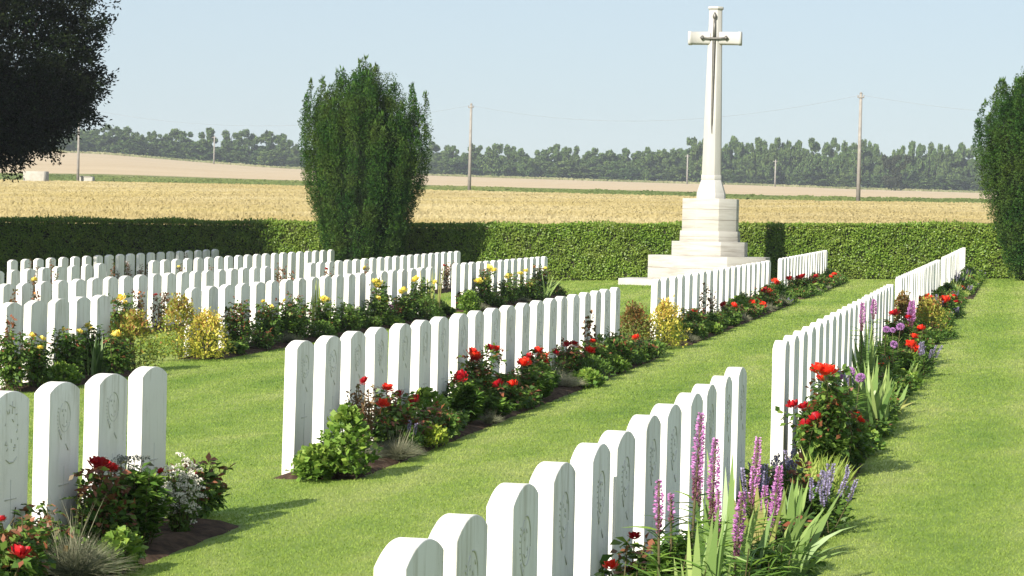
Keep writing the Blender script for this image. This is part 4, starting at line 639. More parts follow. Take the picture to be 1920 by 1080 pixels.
tufts('verge_grass', 16000, lambda e: e[0]+2, lambda e: e[2]-6, .26, .25, M['verge'], 12, clump=.25)
tufts('field_weeds', 5000, lambda e: e[4]-16, lambda e: e[4]-1, .55, .5, M['weed'], 13, clump=.3)

# ------------------------------------------------------------------ headstones
def stone_mesh():
    hw, ht, H, sag, dn = .19, .038, .813, .043, .22
    R = (hw*hw+sag*sag)/(2*sag); cz = H-R; a0 = math.asin(hw/R)
    prof = [(-hw, -dn), (hw, -dn)]+[(R*sin(a), cz+R*cos(a)) for a in np.linspace(a0, -a0, 15)]
    n = len(prof); V = [(s*ht, p[0], p[1]) for s in (1, -1) for p in prof]
    mb = MB(); mb.V = [np.array(V)]; mb.T = [np.zeros(2*n)]; mb.n = 2*n
    mb.F = {n: [np.array([list(range(n)), list(range(2*n-1, n-1, -1))])],
            4: [np.array([(i, n+i, n+(i+1) % n, (i+1) % n) for i in range(n)])]}
    me = mb.mesh('headstone'); bevel_mesh(me, .004, 2)
    return me
STONE = stone_mesh(); STONE.materials.append(M['stone'])
FX = .0385   # just proud of the inscribed face
def flat_strip(mb, pts, w, d=.0016):
    """a shallow carved line on the face: pts are (y, z)"""
    pts = np.array(pts, float); T = unit(np.gradient(pts, axis=0)); Nn = np.stack([-T[:, 1], T[:, 0]], -1)*np.broadcast_to(w, len(pts))[:, None]*.5
    A, Bq = pts+Nn, pts-Nn; n = len(pts)
    V = np.concatenate([np.c_[np.full(n, FX+d), A], np.c_[np.full(n, FX+d), Bq], np.c_[np.full(n, FX-.003), A], np.c_[np.full(n, FX-.003), Bq]])
    F = []
    for i in range(n-1):
        F += [(n+i, n+i+1, i+1, i), (i, i+1, 2*n+i+1, 2*n+i), (3*n+i, 3*n+i+1, n+i+1, n+i)]
    F += [(0, 2*n, 3*n, n), (n-1, 2*n-1, 4*n-1, 3*n-1)]
    mb.add(V, F)
def badge_mesh(kind, seed):
    r = random.Random(seed); mb = MB()
    cy, cz = 0, .655
    if kind == 'ring':
        arc = lambda a, b, ra, n=16: [(cy+ra*sin(t), cz+ra*1.02*cos(t)) for t in np.linspace(a, b, n)]
        flat_strip(mb, arc(-.1, 1.9, .068), np.linspace(.003, .008, 8).tolist()+np.linspace(.008, .002, 8).tolist())
        flat_strip(mb, arc(2.0, 5.8, .068), .002)
        flat_strip(mb, arc(2.4, 3.9, .045, 10), .002)
        for k in range(9):                                    # worn tick marks round the ring
            t = -1.1-k*.2; ra = .084; flat_strip(mb, [(cy+ra*sin(t), cz+ra*cos(t)), (cy+(ra+.010)*sin(t+.04), cz+(ra+.010)*cos(t+.04))], .004)
        flat_strip(mb, [(-.075, cz-.055), (-.04, cz-.10)], .009)
        flat_strip(mb, [(.015, cz-.125), (.05, cz-.155)], .008)
        for k in range(5): 
            a, b = r.uniform(-.04, .04), r.uniform(-.03, .035); flat_strip(mb, [(a, cz+b), (a+r.uniform(-.01, .01), cz+b+.012)], .003)
    else:
        for k in range(15):
            a = r.uniform(-.075, .075); b = r.uniform(-.11, .07)
            t = r.uniform(0, pi); l = r.uniform(.012, .03)
            flat_strip(mb, [(a, cz+b), (a+l*.5*cos(t)+.003, cz+b+l*.5*sin(t)), (a+l*cos(t), cz+b+l*sin(t)*.8)], [.003, .009, .003])
        flat_strip(mb, [(-.03, cz+.10), (.03, cz+.085)], .004); flat_strip(mb, [(0, cz+.115), (0, cz+.06)], .004)
        flat_strip(mb, [(-.06, cz-.135), (-.02, cz-.15), (.02, cz-.15), (.06, cz-.13)], [.004, .010, .008, .004])
    return mb.mesh('regimental_badge')
def cross_carving():
    mb = MB(); flat_strip(mb, [(0, .43), (0, .12)], .0022); flat_strip(mb, [(-.062, .345), (.062, .345)], [.007, .004])
    return mb.mesh('carved_cross')
RING = [badge_mesh('ring', s) for s in (1, 2)]; CREST = badge_mesh('crest', 5); CROSSM = cross_carving()
for me in RING+[CREST, CROSSM]: me.materials.append(M['carve'])
ORD = 'first second third fourth fifth sixth seventh eighth ninth tenth eleventh twelfth thirteenth fourteenth fifteenth sixteenth seventeenth eighteenth nineteenth twentieth twenty-first twenty-second twenty-third twenty-fourth'.split()
PHR = {'R1n': 'nearest right-hand block behind purple spikes', 'R1a': 'right-hand block beside biggest scarlet rose',
       'R1b': 'right-hand block behind the bronze shrub', 'R1c': 'right-hand row, last block before hedge',
       'R2a': 'front-left block of four', 'R2b': 'scarlet rose block left of golden shrub',
       'R2c': 'scarlet rose block before the cross', 'R2d': 'scarlet rose row, block right of cross',
       'R3a': 'yellow rose block left of red-topped shrub', 'R3b': 'yellow rose row, long middle block',
       'R3c': 'yellow rose row, farthest block near cross', 'R4a': 'row behind the yellow roses, left block',
       'R4b': 'row behind the yellow roses, right block', 'R5a': 'second row from the back, left block',
       'R5b': 'second row from the back, yew block', 'R6': 'shaded rearmost row before the dark hedge'}
GRP = {k: 'headstones of the '+v for k, v in PHR.items()}
rr = random.Random(4)
for nm, S in STONES.items():
    for i, (x, y, z, dz) in enumerate(S):
        o = obj('headstone', STONE); o.location = (x, y, z+dz)
        o.rotation_euler = (radians(rr.gauss(0, .25)), radians(rr.gauss(0, .25)), radians(rr.gauss(0, .6)))
        extra = ''
        if nm in ('R1n', 'R2a', 'R2b'):
            if nm == 'R2a' and i < 2: b = obj('regimental_badge', CREST if i == 0 or i == 1 and False else (CREST if i == 0 else RING[0]), None, o); extra = ' with crest badge'
            elif nm == 'R2a' and i == 3: extra = ' with plain carved cross'
            else: b = obj('regimental_badge', RING[i % 2], None, o); extra = ' with ring badge'
            obj('carved_cross', CROSSM, None, o)
        last = ''
        tag(o, f'{ORD[i]}{last} headstone{extra} from near end, {PHR[nm]}', 'headstone', GRP[nm])

# ------------------------------------------------------------------ Cross on its stepped base
def octo(mb, w0, w1, z0, z1, ang=pi/8):
    out = []
    for w, z in ((w0, z0), (w1, z1)):
        R = w/2/cos(pi/8); out += [(R*cos(ang+k*pi/4), R*sin(ang+k*pi/4), z) for k in range(8)]
    F4 = [(k, (k+1) % 8, 8+(k+1) % 8, 8+k) for k in range(8)]
    n0 = mb.n; mb.add(out, F4); mb.F.setdefault(8, []).append(np.array([list(range(7, -1, -1)), list(range(8, 16))])+n0)
cx, cy = -6.97, 59.4; cz0 = G(cx, cy)
cr = thing('memorial_cross', (cx, cy, cz0), 'tall white stone cross with bronze sword on stepped octagonal base', 'memorial cross')
def opart(name, segs, mat, bev=.012, parent=cr):
    mb = MB()
    for s in segs: octo(mb, *s)
    me = mb.mesh(name); bevel_mesh(me, bev, 2); return obj(name, me, mat, parent)
opart('paving_slab', [(3.98, 3.98, -.15, .075)], M['cross_shaft'], .006)
opart('step', [(2.70, 2.70, .0755, .63)], M['cross_stone'], .006)
opart('step', [(1.68, 1.68, .6305, .96)], M['cross_stone'], .006)
opart('plinth', [(1.345, 1.325, .9605, 1.205)], M['cross_stone'], .006)
opart('pedestal', [(1.25, 1.25, 1.2055, 1.95)], M['cross_stone'], .005)
mb = MB()
for z in (1.455, 1.70): octo(mb, 1.2524, 1.2524, z, z+.009)
mb.build('joint', M['joint'], cr)
mb = MB(); octo(mb, 2.7024, 2.7024, .345, .354); mb.build('joint', M['joint'], cr)
mb = MB(); octo(mb, 1.3380, 1.3380, 1.07, 1.078); mb.build('joint', M['joint'], cr)
opart('moulded_foot', [(.645, .635, 1.9505, 2.10), (.625, .45, 2.101, 2.39), (.46, .455, 2.391, 2.50)], M['cross_shaft'], .005)
opart('shaft', [(.435, .285, 2.501, 6.29)], M['cross_shaft'], .005)
opart('capital', [(.295, .335, 6.2905, 6.32), (.35, .335, 6.3205, 6.37)], M['cross_shaft'], .004)
mb = MB()
for s in (-1, 1):
    zc = 5.645; hh_, hd = .145, .142
    # octagonal arm running sideways, flaring a little at its end
    prof = lambda k_: [(hd*k_*c, hh_*k_*t) for c, t in ((-1, -.72), (-.72, -1), (.72, -1), (1, -.72), (1, .72), (.72, 1), (-.72, 1), (-1, .72))]
    V = []
    for xx, k_ in ((.10, 1), (.54, 1), (.545, 1.06), (.61, 1.06)):
        V += [(s*xx, a, zc+b) for a, b in prof(k_)]
    F4 = [(8*j+k, 8*j+(k+1) % 8, 8*j+8+(k+1) % 8, 8*j+8+k) for j in range(3) for k in range(8)]
    if s > 0: F4 = [f[::-1] for f in F4]
    n0 = mb.n; mb.add(V, F4); mb.F.setdefault(8, []).append(np.array([[24+k for k in (range(8) if s < 0 else range(7, -1, -1))]])+n0)
mb.build('arm', M['cross_shaft'], cr)
sw = thing('sword', (0, 0, 0), None, None); sw.parent = cr
def yf(z): return -(.435+(.285-.435)*(z-2.501)/(6.29-2.501))/2      # front face of the shaft
mb = MB()
zt, zg = 3.45, 5.58
V = []
for z, w in ((zg, .085), (zt+.25, .05), (zt, .004)):
    y = yf(z)-.012
    V += [(-w/2, y+.012, z), (0, y-.028, z), (w/2, y+.012, z)]
mb.add(V, [(0, 1, 4, 3), (1, 2, 5, 4), (3, 4, 7, 6), (4, 5, 8, 7), (2, 1, 0, 0), (2, 0, 3, 5), (5, 3, 6, 8)][:4]+[(2, 0, 3, 5), (5, 3, 6, 8)])
mb.build('blade', M['bronze'], sw)
mb = MB(); yy = yf(5.63)-.035
tube(mb, [(-.29, yy, 5.645), (-.15, yy, 5.635), (0, yy, 5.63), (.15, yy, 5.635), (.29, yy, 5.645)], [.024, .022, .034, .022, .024], 8)
for s in (-1, 1):
    tube(mb, [(s*.225, yy, 5.642), (s*.255, yy, 5.644), (s*.285, yy, 5.645), (s*.325, yy, 5.647)], [.01, .05, .055, .008], 4)
mb.build('crossguard', M['bronze'], sw)
mb = MB(); tube(mb, [(0, yf(5.65)-.035, 5.65), (0, yf(5.87)-.035, 5.87), (0, yf(6.07)-.035, 6.07)], [.036, .032, .026], 8)
mb.build('grip', M['bronze'], sw)
mb = MB(); tube(mb, [(0, yf(6.2)-.035, 6.065), (0, yf(6.2)-.035, 6.11), (0, yf(6.2)-.035, 6.15), (0, yf(6.2)-.035, 6.19), (0, yf(6.3)-.035, 6.24)], [.02, .048, .05, .03, .006], 8)
mb.build('pommel', M['bronze'], sw)

# ------------------------------------------------------------------ hedge
def hedge():
    hx0, hx1, y0, y1 = -40, 14, 62.5, 63.45
    top = lambda x: np.interp(x, [-40, -25.6, -13, -.6, 14], [1.42, 1.53, 1.665, 1.97, 2.3])
    root = thing('clipped_hedge', (0, 0, 0), 'long clipped green hedge closing off the far side of the cemetery', 'hedge')
    mb = MB(); xs = np.linspace(hx0, hx1, 40); ins = .10
    V = []
    for x in xs:
        g = G(x, y0); t = top(x)-ins; V += [(x, y0+ins, g-.1), (x, y0+ins, t), (x, y1-ins, t), (x, y1-ins, g-.1)]
    n = len(xs); mb.add(V, [(4*i+k, 4*i+4+k, 4*i+5+k, 4*i+1+k) for i in range(n-1) for k in range(3)])
    mb.build('gap_shade_core', M['hedge_in'], root)  # dark sheet behind the leaves, shade of the gaps put into its colour
    r = np.random.default_rng(21); mb = MB()
    n = 210000; x = r.uniform(-31, 6, n); g = SX*x+SY*y0; t = top(x)
    wav = .05*np.sin(x*2.1+np.sin(x*.7)*2)+.03*np.sin(x*5.3)
    z = g+.02+(t-g-.03)*r.random(n)**.95
    bump = .045*np.sin(x*7+z*5)*np.sin(z*9-x*3)+.03*np.sin(x*17+1)*np.sin(z*15)
    y = y0+.12-np.abs(r.normal(0, .055, n))-bump*.8+.0*wav
    P = np.stack([x, y, z], -1); D = r.normal(size=(n, 3))*.8+np.array([0, -.55, .25])
    tone = np.clip(.5+.26*r.normal(size=n)+.15*np.sin(x*.9)*np.sin(z*3+x), 0, 1)
    leaves(mb, P, D, r.uniform(.04, .075, n), r.uniform(.024, .044, n), tone, r, up=np.array([0, -1., .5]))
    n = 46000; x = r.uniform(-31, 6, n); y = r.uniform(y0, y1, n)
    z = top(x)-.05+np.abs(r.normal(0, .030, n))*(1+.5*np.sin(x*1.7+np.sin(x*.6)*2))+.007*np.sin(x*1.1)
    leaves(mb, np.stack([x, y, z], -1), r.normal(size=(n, 3))*.7+np.array([0, -.1, .5]), r.uniform(.045, .085, n), r.uniform(.03, .05, n), np.clip(.55+.25*r.normal(size=n), 0, 1), r)
    n = 12000; x = np.concatenate([r.uniform(-40, -31, n), r.uniform(6, 14, n)]); g = SX*x+SY*y0; z = g+(top(x)-g)*r.random(2*n)
    leaves(mb, np.stack([x, y0+.05+0*x, z], -1), r.normal(size=(2*n, 3))+np.array([0, -.6, .2]), .11, .07, r.random(2*n), r)
    mb.build('foliage', M['hedge'], root)
hedge()

# ------------------------------------------------------------------ upright yews
def yew(loc, label, H, seed, prof):   # many narrow upright plumes round a dark core
    r = np.random.default_rng(seed); root = thing('upright_yew', loc, label, 'yew tree', 'upright yews beside the hedge')
    pz, pr = zip(*prof)
    rad = lambda z: np.interp(z, pz, pr)
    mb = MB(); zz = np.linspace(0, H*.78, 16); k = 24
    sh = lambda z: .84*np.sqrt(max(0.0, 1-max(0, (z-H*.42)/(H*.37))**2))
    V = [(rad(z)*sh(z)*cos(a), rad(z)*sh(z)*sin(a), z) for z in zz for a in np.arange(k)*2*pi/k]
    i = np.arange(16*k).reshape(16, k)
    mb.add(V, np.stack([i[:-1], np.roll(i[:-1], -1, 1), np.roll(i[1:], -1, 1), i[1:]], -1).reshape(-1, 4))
    mb.build('groove_shade_core', M['yew_in'], root)  # closed hull; its near-black colour paints the shade between the plumes
    mb = MB(); tube(mb, [(0, 0, -.2), (0, 0, .5), (0, 0, 1.6)], [.22, .2, .15], 10); mb.build('trunk', M['dark_wood'], root)
    mb = MB()
    for q, cnt, t0, t1, pw0 in ((1.0, 22, .70, .86, .15), (1.0, 10, .30, .66, .12), (.80, 20, .77, .91, .16), (.50, 13, .84, .96, .19), (.15, 7, .92, 1.0, .21)):
        for j in range(cnt):
            a = 2*pi*(j+r.uniform(-.35, .35))/cnt+q*3
            top = H*r.uniform(t0, t1)*(1+.04*cos(a-2.9)*q+.05*sin(4*a+1.3)*q)
            zs = r.uniform(0, .15)*H if q > .9 else H*.3
            if q > .4: top *= 1-.11*math.exp(-((abs((a+pi) % (2*pi)-pi)-.95)/.22)**2)
            # little tufts stacked up the plume
            nt_ = int((top-zs)/.062)
            tz = zs+(top-zs)*(np.arange(nt_)+r.random(nt_)*.8)/nt_
            u = (tz-zs)/(top-zs); pw = pw0*(.75+.25*np.minimum(1, u*4))*np.clip((1.02-u)*5.5, .35, 1)
            rr_ = rad(np.minimum(tz, .66*H))*q*(1-.10*np.clip((tz-.66*H)/(.34*H), 0, 1)); wob = .04*np.sin(tz*3+j)
            ang = r.uniform(0, 2*pi, nt_); c0 = np.stack([(rr_+wob)*cos(a), (rr_+wob)*sin(a), tz], -1)
            c1 = c0+np.stack([np.cos(ang), np.sin(ang), 0*ang], -1)*(pw*.55)[:, None]
            m = 60
            d = unit(r.normal(size=(nt_, m, 3))); P = c1[:, None]+d*(pw*.62)[:, None, None]*np.array([1, 1, 1.1])
            D = d*np.array([1., 1., .6])+np.array([0, 0, .55])+r.normal(size=(nt_, m, 3))*.25
            tn = np.clip(.36+.18*r.normal(size=(nt_, 1))+.16*r.normal(size=(nt_, m)), 0, 1)
            P, D = P.reshape(-1, 3), D.reshape(-1, 3); L = r.uniform(.028, .055, len(P))
            leaves(mb, P, D, L, L*.42, tn.ravel(), r, fold=.1)
            # leading shoot
            L = r.uniform(.08, .16, 8); leaves(mb, np.repeat(c0[-1:], 8, 0)+r.normal(size=(8, 3))*.02, r.normal(size=(8, 3))*.18+np.array([0, 0, 1]), L, L*.25, np.full(8, .6), r, fold=.1)
    # tufts filling the envelope between the plumes, set slightly back; groove shade is put into their darker tone
    nf = 1900; u = r.random(nf); a = r.uniform(0, 2*pi, nf); q = np.where(r.random(nf) < .62, 1, np.sqrt(r.random(nf)))
    dome = H*(.92-.20*q**2.2+.04*np.sin(4*a+1.3)+.03*np.sin(9*a)); dome = dome*np.where(q > .3, 1-.13*np.exp(-((np.abs((a+pi) % (2*pi)-pi)-.95)/.25)**2), 1); z = np.where(q == 1, u*dome, dome*(1-.10*u))
    rr_ = rad(np.minimum(z, .66*H))*.79*q; c1 = np.stack([rr_*np.cos(a), rr_*np.sin(a), z], -1); m = 56
    d = unit(r.normal(size=(nf, m, 3))); P = c1[:, None]+d*.105; D = d*np.array([.8, .8, .5])+np.array([0, 0, .75])+r.normal(size=(nf, m, 3))*.25
    P, D = P.reshape(-1, 3), D.reshape(-1, 3); L = r.uniform(.028, .055, len(P)); keep = P[:, 2] > 0
    leaves(mb, P[keep], D[keep], L[keep], L[keep]*.42, np.clip(.22+.16*r.normal(size=len(P)), 0, 1)[keep], r, fold=.1)
    mb.build('foliage', M['yew'], root)
    return root
YP = [(0, .58), (.6, .76), (1.4, 1.02), (2.3, 1.28), (3.2, 1.46), (4.0, 1.52), (5.2, 1.36)]
yw = yew((-15.42, 60.2, G(-15.4, 60.2)), 'broad dark green upright yew between headstones and hedge, fully in view', 5.38, 5, YP)

# ------------------------------------------------------------------ dark broadleaf trees on the left
def left_tree(loc, label, seed):
    r = np.random.default_rng(seed); root = thing('broadleaf_tree', loc, label, 'tree', 'dark trees on the left edge')
    cz, rl, ru, R = 5.1, 2.22, 5.2, 2.98
    mb = MB(); tube(mb, [(0, 0, -.3), (.03, .02, 1.2), (0, .05, 2.6), (.05, 0, 5)], [.27, .22, .19, .13], 10)
    tips = []
    for j in range(46):
        a = j*2.4; e = r.uniform(-.75, 1.3); d = np.array([cos(a)*cos(e), sin(a)*cos(e), sin(e)])
        s = np.array([0, 0, r.uniform(2.0, 5.5)]); t = np.array([d[0]*R*.8, d[1]*R*.8, cz+d[2]*(ru if d[2] > 0 else rl)*.8])
        m_ = (s+t)/2+np.array([0, 0, .25]); tube(mb, [s, m_, t], [.07, .04, .012], 5, cap=False)
    mb.build('trunk', M['dark_wood'], root)
    mb = MB(); n = 3000
    d = unit(r.normal(size=(n, 3))); q = r.random(n)**.27
    lump = 1+.06*np.sin(d[:, 0]*9+1)*np.sin(d[:, 1]*8)*np.sin(d[:, 2]*7+2)+.04*np.sin(d[:, 2]*15+d[:, 0]*11)
    q = q*lump
    rz = np.where(d[:, 2] > 0, ru, rl)
    Cc = np.stack([d[:, 0]*R*q, d[:, 1]*R*q, cz+d[:, 2]*rz*q], -1)
    k = 64; out = unit(d*np.array([1, 1, .6])+np.array([0, 0, .10])+r.normal(size=(n, 3))*.35)
    s = r.random((n, k))*.60-.22
    P = Cc[:, None]+out[:, None]*s[..., None]+r.normal(size=(n, k, 3))*(.10*(1.0-s))[..., None]
    D = out[:, None]*1.0+r.normal(size=(n, k, 3))*.75
    P, D = P.reshape(-1, 3), D.reshape(-1, 3); m_ = len(P)
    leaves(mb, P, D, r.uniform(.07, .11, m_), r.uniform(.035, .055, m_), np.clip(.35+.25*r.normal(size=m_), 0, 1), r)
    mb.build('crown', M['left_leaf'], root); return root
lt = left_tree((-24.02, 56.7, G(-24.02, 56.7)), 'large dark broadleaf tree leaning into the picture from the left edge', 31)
def copy_tree(o, loc, label, rz, parent=None):
    c = o.copy(); C.objects.link(c); c.location = loc; c.rotation_euler = (0, 0, rz); c['label'] = label
    for ch in o.children:
        d = ch.copy(); C.objects.link(d); d.parent = c
    return c
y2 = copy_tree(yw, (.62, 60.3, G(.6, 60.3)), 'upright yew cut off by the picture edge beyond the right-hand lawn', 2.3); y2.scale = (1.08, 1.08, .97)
copy_tree(lt, (-29.8, 57.0, G(-29.8, 57)), 'third dark tree added unseen outside the left edge to shade the hedge end', 3.7)  # unseen copy, added only so its shadow covers the hedge's left end
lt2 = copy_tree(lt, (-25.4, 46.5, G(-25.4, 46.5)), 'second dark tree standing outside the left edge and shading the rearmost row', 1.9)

# ------------------------------------------------------------------ poles, wires, block
PT = {}
PLB = {'a': 'grey pole standing by the concrete block on the left verge', 'b': 'bare pole on the verge just right of the upright yew',
       'c_': 'tall pale pole on the verge right of the stone cross', 'd': 'small distant pole before the left woodland',
       'e': 'small distant pole just left of the stone cross shaft', 'g': 'small distant pole before the woodland right of the stone cross'}
for nm, x, y, z, h in POLES:
    if nm == 'a': h = 8.2
    far = nm in 'deg'
    dxl = .0
    p = thing('utility_pole', (x, y, z-.3), PLB[nm], 'utility pole', 'distant poles by the woods' if far else 'poles along the field verge')
    mb = MB(); tube(mb, [(0, 0, 0), (0, 0, h*.5), (0, 0, h+.3)], [.17, .14, .11] if not far else [.22, .2, .16], 8); mb.build('post', M['pole'], p)
    mb = MB(); tube(mb, [(0, 0, h+.3), (0, 0, h+.42)], [.13, .05], 8)
    if far: tube(mb, [(-.7, 0, h-.1), (.7, 0, h-.1)], .09, 6)
    else: tube(mb, [(-.25, -.12, h), (.25, -.12, h)], .05, 6); tube(mb, [(-.22, -.12, h), (-.22, -.12, h+.18)], .045, 6); tube(mb, [(.22, -.12, h), (.22, -.12, h+.18)], .045, 6)
    mb.build('insulator_bracket', M['pole'], p)
    PT[nm] = np.array([x, y, z+h-.1])
def wire(a, b, sag, label, s=0):
    t = np.linspace(0, 1, 40); P = a[None]*(1-t[:, None])+b[None]*t[:, None]; P[:, 2] -= 4*sag*t*(1-t)
    mb = MB(); tube(mb, P, .009, 5); tag(mb.build('overhead_wire', M['wire']), label, 'wire', 'overhead wires between the verge poles')
wire(PT['a'], PT['b'], 2.0, 'overhead wire sagging from the left pole to the pole beside the yew')
wire(PT['b'], PT['c_'], 1.75, 'overhead wire sagging behind the stone cross between two tall poles')
e_ = PT['c_']+(PT['c_']-PT['b'])*np.array([.95, .55, 0])+np.array([0, 0, -.4])
wire(PT['c_'], e_, 1.7, 'overhead wire running from the right-hand pole past the picture edge')
z_, _ = land(np.array([atan2(e_[0], e_[1])]), np.array([hypot(e_[0], e_[1])]))
th_ = atan2(-106.45, 269.8)
bz = float(land(np.array([th_]), np.array([290.]))[0][0])
bk = thing('concrete_block', (-106.45, 269.8, bz), 'weathered grey concrete block on the verge below the dark tree', 'concrete block', rz=-.1)
mb = MB(); box(mb, -1.3, 1.15, -.6, .6, -.3, 1.45); me = mb.mesh('wall'); bevel_mesh(me, .03, 1); obj('wall', me, M['concrete'], bk)
mb = MB(); box(mb, 1.154, 1.22, -.62, .62, -.3, 1.47); mb.build('end_pier', M['concrete'], bk)
b2 = MB(); box(b2, -.95, .95, -.4, .4, -.3, .75); box(b2, -.8, .8, -.5, .5, .755, .84); me = b2.mesh('trough'); bevel_mesh(me, .03, 1)
o = obj('concrete_trough', me, M['concrete']); o.location = (-103.2, 276.5, float(land(np.array([atan2(-103.2, 276.5)]), np.array([295.]))[0][0]))
tag(o, 'low pale concrete trough between the block and the left pole', 'trough')

# ------------------------------------------------------------------ far woodland
def crown_mesh(seed, dark=False):
    """a far tree of unit height and unit half-width, of many leaf clumps"""
    r = np.random.default_rng(seed); mb = MB()
    nb = 24
    c = np.stack([r.normal(0, .38, nb), r.normal(0, .38, nb), r.uniform(.22, .90, nb)], -1)
    c[:, :2] *= np.clip(1.3-np.abs(c[:, 2:3]-.7)*.9, .45, 1); s = r.uniform(.15, .30, nb)
    k = 125
    d = unit(r.normal(size=(nb, k, 3))); q = r.random((nb, k))**.4
    P = c[:, None]+d*(q*s[:, None])[..., None]*np.array([1, 1, .38])
    low = np.stack([r.normal(0, .33, 160), r.normal(0, .33, 160), r.uniform(.0, .5, 160)], -1)
    P = np.concatenate([P.reshape(-1, 3), low]); P[:, 2] = np.clip(P[:, 2], 0, 1); n = len(P)
    A = unit(r.normal(size=(n, 3)))*np.array([1, 1, .35]); A *= r.uniform(.075, .15, n)[:, None]
    Bv = unit(np.cross(A, r.normal(size=(n, 3))))*np.array([1, 1, .30]); Bv *= r.uniform(.05, .095, n)[:, None]
    V = np.stack([P-A, P-Bv, P+A, P+Bv], 1).reshape(-1, 3)
    tone = np.repeat(np.clip(.45+.25*r.normal(size=n), 0, 1), 4)
    return V, np.arange(4*n).reshape(n, 4), tone
CR = [crown_mesh(50+k) for k in range(6)]
CME = []
for V, F, t in CR:
    me = mesh_from('crown', V, F, t); me.materials.append(M['far_leaf']); CME.append(me)
mb = MB(); tube(mb, [(0, 0, -.05), (.01, 0, .4), (0, .01, .8)], [.05, .035, .015], 6); TRM = mb.mesh('trunk'); TRM.materials.append(M['dark_wood'])
for j, (x, y, z, h, w, px) in enumerate(TREES):
    if px < 560: lb, g = 'tall tree whose top rises above the wood left of the upright yew', 'tall trees left of the yew'
    elif px < 1280: lb, g = 'mid-height tree in the wood between the yew and the stone cross', 'wood trees between yew and cross'
    else: lb, g = 'tall bushy poplar-like tree in the wood right of the stone cross', 'tall trees right of the cross'
    t = thing('woodland_tree', (x, y, z-.4), lb, 'tree', g, rz=j*1.3)
    t.scale = (w*1.5, w*1.5, h+.4)
    obj('crown', CME[j % 6], None, t); obj('trunk', TRM, None, t)
x, y, z, h, w = DARK
t = thing('dark_round_tree', (x, y, z-.3), 'darker round tree standing forward of the wood near the right-hand yew', 'tree'); t.scale = (w, w, h)
V, F, tn = crown_mesh(77); me = mesh_from('crown', V, F, tn); me.materials.append(M['far_dark']); obj('crown', me, None, t); obj('trunk', TRM, None, t)
def wood():
    r = np.random.default_rng(8); mb = MB()
    n = 460
    th = np.linspace(-.52, .14, n)+r.normal(0, .002, n)
    for i in range(n):
        front = i % 3 == 0
        rho = (768+r.uniform(0, 12)) if front else 795+r.uniform(0, 40)
        base = float(np.interp(th[i], TAB[:, 0], TAB[:, 6]))
        hgt = r.uniform(4.5, 7.0) if front else r.uniform(8.2, 10.4)
        if th[i] > -.14 and not front: hgt *= 1.27
        if th[i] > -.14 and front: hgt *= .8
        if th[i] < -.24 and not front: hgt *= .80
        w = r.uniform(3.2, 5.2); V, F, tn = CR[i % 6]; a = i*1.7
        Rm = np.array([[cos(a), -sin(a), 0], [sin(a), cos(a), 0], [0, 0, 1]])
        mb.add((V*np.array([w, w, hgt]))@Rm.T+np.array([rho*sin(th[i]), rho*cos(th[i]), base-.3]), F, np.clip(tn+.15*r.normal(), 0, 1))
    o = mb.build('woodland', M['far_leaf']); tag(o, kind='stuff')
wood()

# ------------------------------------------------------------------ flowers
def petal_ball(seed, layers=((.0, 6, .55), (.45, 9, .8), (.9, 11, 1.0), (1.35, 10, 1.0))):
    """a full rose: rings of cupped petals"""
    r = np.random.default_rng(seed); mb = MB()
    for tilt, n, sc in layers:
        for k in range(n):
            a = 2*pi*k/n+tilt*2+r.normal(0, .15); e = pi/2-tilt+r.normal(0, .12)
            out = np.array([cos(a)*cos(e), sin(a)*cos(e), sin(e)]); sd = np.array([-sin(a), cos(a), 0]); up = np.cross(out, sd)
            up = up if up[2] > 0 else -up
            w = .46*sc; base = out*.30*sc
            rows = []
            for t, ww, o_ in ((0, .35, .35), (.5, 1, .78), (1, .75, 1.0)):
                c = out*sc*o_ + up*(t-.4)*.42+r.normal(0, .03, 3)
                rows.append([c-sd*w*ww*.5-out*.06, c+out*.03, c+sd*w*ww*.5-out*.06])
            V = np.array(rows).reshape(-1, 3); F = [(0, 1, 4, 3), (1, 2, 5, 4), (3, 4, 7, 6), (4, 5, 8, 7)]
            mb.add(V, F, float(np.clip(r.normal(.5, .25), 0, 1)))
    V = np.array([(0, 0, -.3)]); return mb.mesh('bloom', smooth=False)
BL = {}
for col in 'RDYOP':
    BL[col] = [petal_ball(60+ord(col)+k, ((.0, 5, .55), (.5, 8, .8), (1.0, 10, 1.0), (1.5, 9, .95)) if col != 'O' else ((.1, 4, .7), (.6, 5, .8))) for k in range(2)]
    for me in BL[col]: me.materials.append(M['b'+col])

def add_blooms(root, q, head=False):
    r = random.Random(int(q['y']*977)+int(q['x']*131))
    for j, (bx, by, bz, br, col) in enumerate(q['b']):
        o = obj('flower_head' if head else 'bloom', (GLOBE if head else BL[col][j % 2]), None, root)
        o.location = (bx-q['x'], by-q['y'], bz-q['z']); s = br*(1.12 if col == 'Y' else 1.2 if not head else 1.0)*r.uniform(.95, 1.08)
        o.scale = (s, s, s*.85); o.rotation_euler = (r.uniform(-.2, .9), r.uniform(-.5, .4), r.uniform(0, 6.28))
def cane(mb, a, b, r0, r1, r, bend=.12, k=5):
    a, b = np.asarray(a, float), np.asarray(b, float); L = np.linalg.norm(b-a)
    m = (a*.55+b*.45)+r.normal(size=3)*L*bend*np.array([1, 1, .3]); t = np.linspace(0, 1, k)[:, None]
    P = (1-t)**2*a+2*t*(1-t)*m+t*t*b; tube(mb, P, np.linspace(r0, r1, k), 5, cap=False); return P
